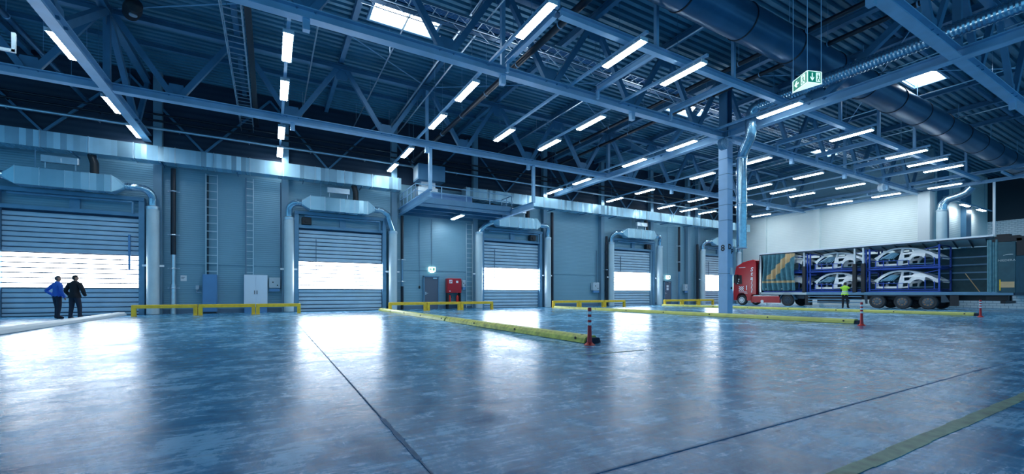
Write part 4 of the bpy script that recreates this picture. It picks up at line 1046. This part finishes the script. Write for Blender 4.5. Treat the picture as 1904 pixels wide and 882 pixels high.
    m = MB(); m.bar((TX+1.2, 9.3, 2.3), (TX+1.4, 8.7, 1.1), .04, .04); m.build('prop_bar', 'curtain_orange', t)
trailer()
# racks and bodies
def rack(y0, y1, z0, h, lab):
    x0, x1 = TX+.28, TX+2.3
    t = thing('transport_rack', lab, 'rack', (TX+1.3, (y0+y1)/2, z0), 'blue transport racks')
    m = MB()
    for x in (x0, x1): m.bar((x, y0, z0+.06), (x, y1, z0+.06), .08, .1); m.bar((x, y0, z0+.2), (x, y1, z0+.2), .05, .05)
    for k in range(4): y = y0+(y1-y0)*k/3; m.bar((x0, y, z0+.05), (x1, y, z0+.05), .08, .08)
    m.build('base_frame', 'blue_rack', t)
    for x in (x0, x1):
        for y in (y0+.05, y1-.05): MB().bar((x, y, z0+.1), (x, y, z0+h), .09, .09).build('corner_post', 'blue_rack', t)
    m = MB()
    for y in (y0+.05, y1-.05): m.bar((x0, y, z0+h-.05), (x1, y, z0+h-.05), .05, .05); m.bar((x0, y, z0+.7), (x1, y, z0+.7), .04, .04)
    m.bar((x0, y0+.05, z0+h-.1), (x0, y0+.75, z0+h-.25), .04, .04); m.bar((x0, y1-.05, z0+h-.15), (x0, y1-.5, z0+h-.15), .04, .04)
    each(m, 'end_bar', 'blue_rack', t)
    m = MB()
    for k, hh in ((.10, .45), (.22, .5), (.42, .35), (.58, .4), (.80, .6), (.92, .5)): y = y1-(y1-y0)*k; m.bar((x0+.06, y, z0+.2), (x0+.06, y, z0+.2+hh), .05, .05)
    m.bar((x0+.06, y1-.4, z0+.62), (x0+.06, y1-1.9, z0+.62), .04, .04)
    each(m, 'support_arm', 'blue_rack', t)
    MB().box(x0-.02, x0, y0-.02, y0+.16, z0+.75, z0+.88).build('tag_plate', 'paper', t)
def car_body(yf, z0, lab):
    """bare body shell, front (cowl) at high y. s = metres from the cowl"""
    def T(x, y): return (yf-(x-350)*.00283*.965, z0+(600-y)*.0034)
    out = [(350, 432), (420, 398), (500, 330), (600, 282), (700, 252), (850, 240), (1000, 250), (1150, 272), (1300, 315), (1450, 372), (1560, 432), (1625, 482), (1600, 500), (1495, 485), (1480, 455), (1440, 420), (1385, 392), (1345, 385), (1335, 450), (1330, 470), (1290, 440), (1240, 425), (1180, 428), (1110, 455), (1065, 505), (1040, 585), (920, 590), (905, 598), (840, 598), (380, 598), (375, 560), (400, 470)]
    fr = [(440, 452), (520, 380), (620, 318), (740, 276), (885, 262), (868, 400), (835, 500), (828, 560), (450, 560), (430, 500)]
    rw = [(930, 268), (1040, 272), (1140, 314), (1095, 340), (925, 350)]
    rd = [(945, 385), (1095, 380), (1050, 440), (955, 452)]
    q = [(1200, 345), (1270, 340), (1265, 395), (1190, 400)]
    rk = [(930, 500), (1030, 490), (1020, 560), (925, 570)]
    t = thing('car_body_shell', lab, 'car body', (TX+1.3, yf-1.75, z0), 'bare car bodies in the trailer')
    for sx, s in ((TX+.46, 1), (TX+2.14, -1)):
        m = MB(); m.plate([[T(*p) for p in out], [T(*p) for p in fr], [T(*p) for p in rw], [T(*p) for p in rd], [T(*p) for p in rk]], 'x', sx, sx+.07*s)
        zt = z0+.62
        for v in m.v:
            if v.z > zt: v.x += s*(v.z-zt)*.32
        m.build('side_frame', 'white_body', t)
        e = MB(); e.tube([Vector((sx+s*(.0+max(0, T(*p)[1]-zt)*.32), T(*p)[0], T(*p)[1])) for p in out[:12]], .022, 6); 
        e.tube([Vector((sx-.012*s, T(*p)[0], T(*p)[1])) for p in out[18:26]], .022, 6); e.build('edge_seam', 'white_body', t)
        # pillar between the doors stands out
        b = MB(); b.prism([T(892, 262), T(918, 262), T(912, 400), T(905, 590), T(838, 590), T(858, 430)], 'x', sx-.02*s, sx+.02*s)
        for v in b.v:
            if v.z > zt: v.x += s*(v.z-zt)*.32
        b.build('door_pillar', 'white_body', t)
    xa, xb = TX+.62, TX+1.98
    m = MB(); pr = [T(*p) for p in out[3:11]]
    for (a, b) in zip(pr, pr[1:]):
        n = 6
        for i in range(n):
            u0, u1 = i/n, (i+1)/n; c = lambda u: .05*math.sin(PI*u)
            m.quads([(xa+(xb-xa)*u0, a[0], a[1]+c(u0)), (xa+(xb-xa)*u1, a[0], a[1]+c(u1)), (xa+(xb-xa)*u1, b[0], b[1]+c(u1)), (xa+(xb-xa)*u0, b[0], b[1]+c(u0))], [(0, 1, 2, 3)])
    m.build('roof_panel', 'white_body', t, smooth=True)
    m = MB(); m.box(TX+.5, TX+2.1, yf-3.1, yf-.1, z0+.05, z0+.1); m.bar((TX+.55, yf-.25, z0+.5), (TX+2.05, yf-.25, z0+.5), .3, .08); m.build('floor_pan', 'frame_steel', t)
    m = MB()
    for k in range(7): m.bar((TX+.6+.2*k, yf-.35-.04*k, z0+.55), (TX+.75+.2*k, yf-.9, z0+.93), .03, .05)
    for k in range(5): m.lathe((TX+.6+.2*k, yf-.8-.2*k, z0+.38), [(.05, 0), (.05, .06)], 8)
    each(m, 'inner_bracket', 'galv_small', t)
st = [(10.2, 13.95, 'stack nearest the trailer rear'), (14.05, 17.8, 'middle stack in the trailer'), (17.9, 21.4, 'front stack behind the curtain')]
for si, (a, b, lab) in enumerate(st):
    for lv, z0 in enumerate((1.12, 2.68)):
        rack(a, b, z0, 1.52, 'blue steel transport rack, %s of the %s' % (['lower rack', 'upper rack'][lv], lab))
        car_body(b-.25, z0+.27, 'bare white car body shell, %s of the %s' % (['lower one', 'upper one'][lv], lab))

# ================================================================ PIPE AND BOXES AT THE FAR RIGHT WALL
t = thing('bent_wall_pipe', 'thick pale pipe bending over beside the far column casing', 'pipe', (43.2, 11.75, 0))
pts = [(43.2, 11.75, .02), (43.2, 11.75, 7.2)]
MB().tube(pts, .30, 20).build('standpipe', 'pale_pipe', t, smooth=True)
MB().tube([(43.2, 11.75, 7.2), (43.2, 11.7, 7.6), (43.25, 11.45, 7.95), (43.3, 10.9, 8.1), (43.3, 10.5, 8.25), (43.3, 10.25, 8.6)], .27, 20).build('elbow', 'spiral', t, smooth=True)
MB().lathe((43.2, 11.75, 7.1), [(.30, 0), (.33, .02), (.33, .1), (.30, .12)], 20).build('collar', 'galv_small', t, smooth=True)
t = thing('wall_cabinet', 'pale grey cabinet on the ledge at the far right edge', 'cabinet', (43.8, 7.9, 3.32)); MB().cham(43.7, 44.2, 7.3, 8.3, 3.33, 5.05, .02).build('body', 'box_grey', t); MB().box(43.68, 43.7, 7.35, 8.25, 3.4, 5.0).build('door', 'box_grey', t)
t = thing('wall_fan_unit', 'white wall box with a round dark fan at the right edge', 'fan', (43.7, 7.9, .95))
MB().cham(43.45, 43.98, 7.3, 8.35, .95, 2.15, .02).build('casing', 'white', t)
MB().lathe((43.44, 7.95, 1.75), [(.25, 0), (.25, -.02), (.05, -.03)], 20, 'x').build('fan_opening', 'black', t)
m = MB()
for k in range(6): a = k*PI/3; m.bar((43.4, 7.95, 1.75), (43.4, 7.95+.22*math.cos(a), 1.75+.22*math.sin(a)), .07, .015, (0, math.sin(a), -math.cos(a)))
m.build('blades', 'galv_small', t)
m = MB(); m.box(43.8, 43.92, 9.2, 9.32, 3.3, 8.8); tag(m.build('white_post', 'white'), 'white steel post standing beyond the trailer rear', 'post')
t = thing('dark_wall_unit', 'dark vented box on the wall behind the trailer rear', 'machine', (43.7, 9.0, 3.33)); MB().box(43.6, 44.2, 8.5, 9.1, 3.33, 5.1).build('casing', 'black', t)
m = MB()
for k in range(6): m.box(43.58, 43.6, 8.52, 9.08, 3.5+.25*k, 3.54+.25*k)
each(m, 'louvre', 'galv_small', t)

# ================================================================ PEOPLE
def seg_d(p, a, b):
    ab = b-a; k = max(0, min(1, (p-a).dot(ab)/max(1e-9, ab.length_squared))); return (p-(a+ab*k)).length
def skin_mesh(J, R, E, root, sub=2):
    names = list(J); idx = {n: i for i, n in enumerate(names)}
    me = bpy.data.meshes.new('sk'); me.from_pydata([J[n] for n in names], [(idx[a], idx[b]) for a, b in E], [])
    o = bpy.data.objects.new('sk', me); COL.objects.link(o)
    md = o.modifiers.new('s', 'SKIN'); md.use_smooth_shade = True; md.branch_smoothing = .3
    for i, n in enumerate(names):
        r = R[n]; sv = me.skin_vertices[0].data[i]; sv.radius = (r, r) if not isinstance(r, tuple) else r; sv.use_root = (n == root)
    o.modifiers.new('u', 'SUBSURF').levels = sub
    bpy.context.view_layer.update()
    em = bpy.data.meshes.new_from_object(o.evaluated_get(bpy.context.evaluated_depsgraph_get()))
    bpy.data.objects.remove(o); bpy.data.meshes.remove(me)
    vs = [v.co.copy() for v in em.vertices]; fs = [tuple(p.vertices) for p in em.polygons]; bpy.data.meshes.remove(em)
    return vs, fs
def person(lab, loc, rot, H, arms, head_yaw, clothes, hair, stance=(.12, .13), grips=.5, lean=0., feet=0.):
    k = H/1.75
    J = dict(pel=(0, 0, .96), wai=(0, .0, 1.12), che=(0, lean*.5, 1.32), nb=(0, lean, 1.46), nk=(0, lean+.015, 1.55), hd=(0, lean+.03, 1.62))
    R = dict(pel=(.155, .115), wai=(.14, .105), che=(.165, .12), nb=(.085, .08), nk=.058, hd=.06)
    E = [('pel', 'wai'), ('wai', 'che'), ('che', 'nb'), ('nb', 'nk'), ('nk', 'hd')]
    for s, n, st in ((-1, 'l', stance[0]), (1, 'r', stance[1])):
        fy = feet*s
        J.update({n+'hip': (s*.09, 0, .88), n+'kne': (s*(.09+st)/2*1.05, .03+fy*.6, .49), n+'ank': (s*st, -.02+fy, .09), n+'hee': (s*st, -.06+fy, .035), n+'toe': (s*(st+.03), .17+fy, .03)})
        R.update({n+'hip': .098, n+'kne': .064, n+'ank': .045, n+'hee': .04, n+'toe': .038})
        E += [('pel', n+'hip'), (n+'hip', n+'kne'), (n+'kne', n+'ank'), (n+'ank', n+'hee'), (n+'ank', n+'toe')]
        el, wr, hn = arms[0 if s < 0 else 1]
        J.update({n+'sho': (s*.185, lean, 1.415), n+'elb': el, n+'wri': wr, n+'pal': hn}); R.update({n+'sho': .066, n+'elb': .045, n+'wri': .031, n+'pal': (.042, .024)})
        E += [('nb', n+'sho'), (n+'sho', n+'elb'), (n+'elb', n+'wri'), (n+'wri', n+'pal')]
    J = {n: Vector(v)*k for n, v in J.items()}; R = {n: (tuple(q*k for q in v) if isinstance(v, tuple) else v*k) for n, v in R.items()}
    vs, fs = skin_mesh(J, R, E, 'pel')
    bone = []
    bones = [(a, b) for a, b in E]
    def reg(p):
        best = None
        for a, b in bones:
            ra = R[a] if not isinstance(R[a], tuple) else R[a][0]; d = seg_d(p, J[a], J[b])/ra
            if best is None or d < best[0]: best = (d, b)
        return best[1]
    regs = [reg(sum((vs[i] for i in f), Vector())/len(f)) for f in fs]
    body_v = list(vs); body_f = list(fs)
    def add(v2, f2): 
        n = len(body_v); body_v.extend(v2); body_f.extend([tuple(i+n for i in f) for f in f2])
    # head
    hc = J['nk']+Vector((0, .02, .125))*k; ry = Matrix.Rotation(head_yaw, 3, 'Z')
    hv, hf = [], []; nu, nv = 24, 18
    for j in range(nv+1):
        th = PI*j/nv
        for i in range(nu):
            ph = 2*PI*i/nu; x, y, z = math.sin(th)*math.cos(ph), math.sin(th)*math.sin(ph), math.cos(th)
            wdt = .076*(1-.18*max(0, -z)); dep = .098*(1-.12*max(0, -z))
            q = Vector((x*wdt, y*dep, z*.118))
            if y > 0: q.y = min(q.y + (.010 if z < -.2 else 0)*y, .088 if z > .3 else .084)      # flatter face plane
            if y > .6 and abs(x) < .22 and -.22 < z < .12: q.y += .022*(1-abs(x)*3)*(1 if z < 0 else .5)   # nose
            if y > .4 and abs(x) < .35 and -.50 < z < -.34: q.y += .005                       # lips
            if y > .3 and abs(x) < .3 and z < -.72: q.y += .012                                # chin
            if y > .6 and .05 < z < .22 and .2 < abs(x) < .55: q.y -= .008                     # eye sockets
            hv.append(hc+ry@(q*k))
    for j in range(nv):
        for i in range(nu): hf.append((j*nu+i, j*nu+(i+1) % nu, (j+1)*nu+(i+1) % nu, (j+1)*nu+i))
    add(hv, hf)
    eyes = [hc+ry@(Vector((s_*.03, .080, .015))*k) for s_ in (-1, 1)]
    for s in (-1, 1):   # ears
        c = Vector((s*.078, -.005, -.005)); ev = [hc+ry@((c+Vector((s*a, b, c2)))*k) for a, b, c2 in ((0, -.015, -.025), (.018, -.02, .0), (.015, -.015, .03), (0, .01, .03), (0, .015, -.02), (.0, -.02, .02))]
        add(ev, [(0, 1, 2, 5), (0, 4, 3, 2, 1)])
    # hands : palm end -> five fingers
    for n, s in (('l', -1), ('r', 1)):
        W, P = J[n+'wri'], J[n+'pal']; d = (P-W).normalized(); side = d.cross(Vector((0, 0, 1)) if abs(d.z) < .8 else Vector((0, 1, 0))).normalized(); nrm = side.cross(d)
        for q, (off, ln) in enumerate(((-.032, .062), (-.011, .075), (.011, .07), (.030, .055))):
            b0 = P+side*off*k*.9-d*.012*k; b1 = P+(side*off+d*ln*.5+nrm*-.006)*k; b2 = b1+(d*ln*.45*(1-grips*.6)-nrm*ln*grips*.5)*k
            fv, ff = skin_mesh({'a': b0, 'b': b1, 'c': b2}, {'a': .0095*k, 'b': .0085*k, 'c': .007*k}, [('a', 'b'), ('b', 'c')], 'a', 1); add(fv, ff)
        b0 = W+(P-W)*.35+side*.025*k*-1; b1 = b0+(side*-.03+d*.035)*k; b2 = b1+(d*.032-nrm*.01)*k
        fv, ff = skin_mesh({'a': b0, 'b': b1, 'c': b2}, {'a': .012*k, 'b': .0105*k, 'c': .008*k}, [('a', 'b'), ('b', 'c')], 'a', 1); add(fv, ff)
    t = thing('person', lab, 'person', loc); t.rotation_euler = (0, 0, rot); ROOT[t.name] = Vector()
    m = MB(); m.quads(body_v, body_f); b = m.build('body', 'skin', t, smooth=True)
    for c_ in eyes:
        MB().lathe(c_, [(.002, -.010), (.009, -.006), (.011, 0), (.009, .006), (.002, .010)], 10).build('eye', 'white', t, smooth=True)
    # hair : cap over the back and top of the head
    hm = MB(); keep = [f for f in hf if (lambda c: (c.z > .045 or (c.y < -.0 and c.z > -.06)) and not (c.y > .055 and c.z < .085))(ry.inverted()@((sum((hv[i] for i in f), Vector())/4)-hc)/k)]
    hm.quads([hc+(v-hc)*1.09 for v in hv], keep); hm.build('hair', hair, t, smooth=True)
    tors = ['wai', 'che', 'nb', 'lsho', 'rsho']; arm = ['lelb', 'relb', 'lwri', 'rwri']; leg = ['lhip', 'rhip', 'lkne', 'rkne', 'lank', 'rank']; ft = ['lhee', 'rhee', 'ltoe', 'rtoe']
    me_n = bpy.data.meshes.new('n'); me_n.from_pydata(vs, [], fs); me_n.update(); nr = [v.normal.copy() for v in me_n.vertices]; bpy.data.meshes.remove(me_n)
    for name, parts, off, mt, hem in clothes:
        sel = {'top': tors+arm, 'vest': tors, 'legs': leg, 'feet': ft}[parts]
        fi = [f for f, r_ in zip(fs, regs) if (r_ in sel) or (hem and r_ in leg+['pel'] and sum(vs[i].z for i in f)/len(f) > hem*k)]
        # 'pel' faces (hip block) belong to trousers
        used = sorted({i for f in fi for i in f}); mp = {i: j for j, i in enumerate(used)}
        m = MB(); vv = []
        for i in used:
            o_ = off*(1+ (0.8*max(0, (hem+.25)*k-vs[i].z)/(.25*k) if hem and vs[i].z < (hem+.25)*k and abs(vs[i].x) < .22 else 0))
            vv.append(vs[i]+nr[i]*o_*k)
        m.quads(vv, [tuple(mp[i] for i in f) for f in fi])
        c = m.build(name, mt, t, smooth=True)
        if name == 'safety_vest':
            for z0, z1 in ((1.02, 1.07), (1.14, 1.19)):
                g = MB(); n = 24; ring = []
                for z in (z0, z1):
                    near = [v for v in vv if abs(v.z-z*k) < .06*k and abs(v.x) < .2*k]
                    rx = max(abs(v.x) for v in near)+.006 if near else .17; ryy = max(abs(v.y) for v in near)+.006 if near else .13
                    ring.append([(rx*math.cos(2*PI*i/n), ryy*math.sin(2*PI*i/n), z*k) for i in range(n)])
                g.quads(ring[0]+ring[1], [(i, (i+1) % n, n+(i+1) % n, n+i) for i in range(n)]); g.build('reflective_band', 'reflective', c)
    return t
rest_r = ((.27, -.03, 1.14), (.27, .08, .92), (.265, .11, .83))
rest_l = ((-.27, -.03, 1.14), (-.27, .08, .92), (-.265, .11, .83))
person('man in a blue shirt standing with hand on hip before the first roller door', (-7.62, 24.5, 0), -.7, 1.72,
       [((-.42, -.12, 1.17), (-.22, -.02, 1.0), (-.15, .04, .97)), rest_r], -.5,
       [('trousers', 'legs', .012, 'cloth_navy', 0), ('shoes', 'feet', .014, 'cloth_black', 0), ('shirt', 'top', .018, 'shirt_blue', .93)], 'hair_grey', (.11, .15), feet=-.06)
person('man in a black jacket seen from behind before the first roller door', (-6.92, 23.9, 0), -.35, 1.74,
       [((-.31, -.02, 1.15), (-.27, .12, .97), (-.24, .19, .93)), ((.32, -.03, 1.15), (.29, .10, .98), (.26, .18, .98))], -.9,
       [('trousers', 'legs', .016, 'cloth_navy', 0), ('shoes', 'feet', .016, 'cloth_black', 0), ('jacket', 'top', .028, 'cloth_black', .88)], 'hair_dark', (.12, .17), feet=.04)
person('man in a yellow-green safety vest working at the open trailer', (35.2, 14.55, 0), -PI/2+.25, 1.78,
       [((-.25, .17, 1.2), (-.17, .36, 1.33), (-.15, .44, 1.36)), ((.26, .17, 1.2), (.2, .36, 1.3), (.17, .44, 1.33))], 0.15,
       [('trousers', 'legs', .012, 'cloth_black', 0), ('shoes', 'feet', .014, 'cloth_black', 0), ('jacket', 'top', .014, 'cloth_navy', .95), ('safety_vest', 'vest', .03, 'hi_vis', .92)], 'hair_dark', (.11, .16), feet=.05)
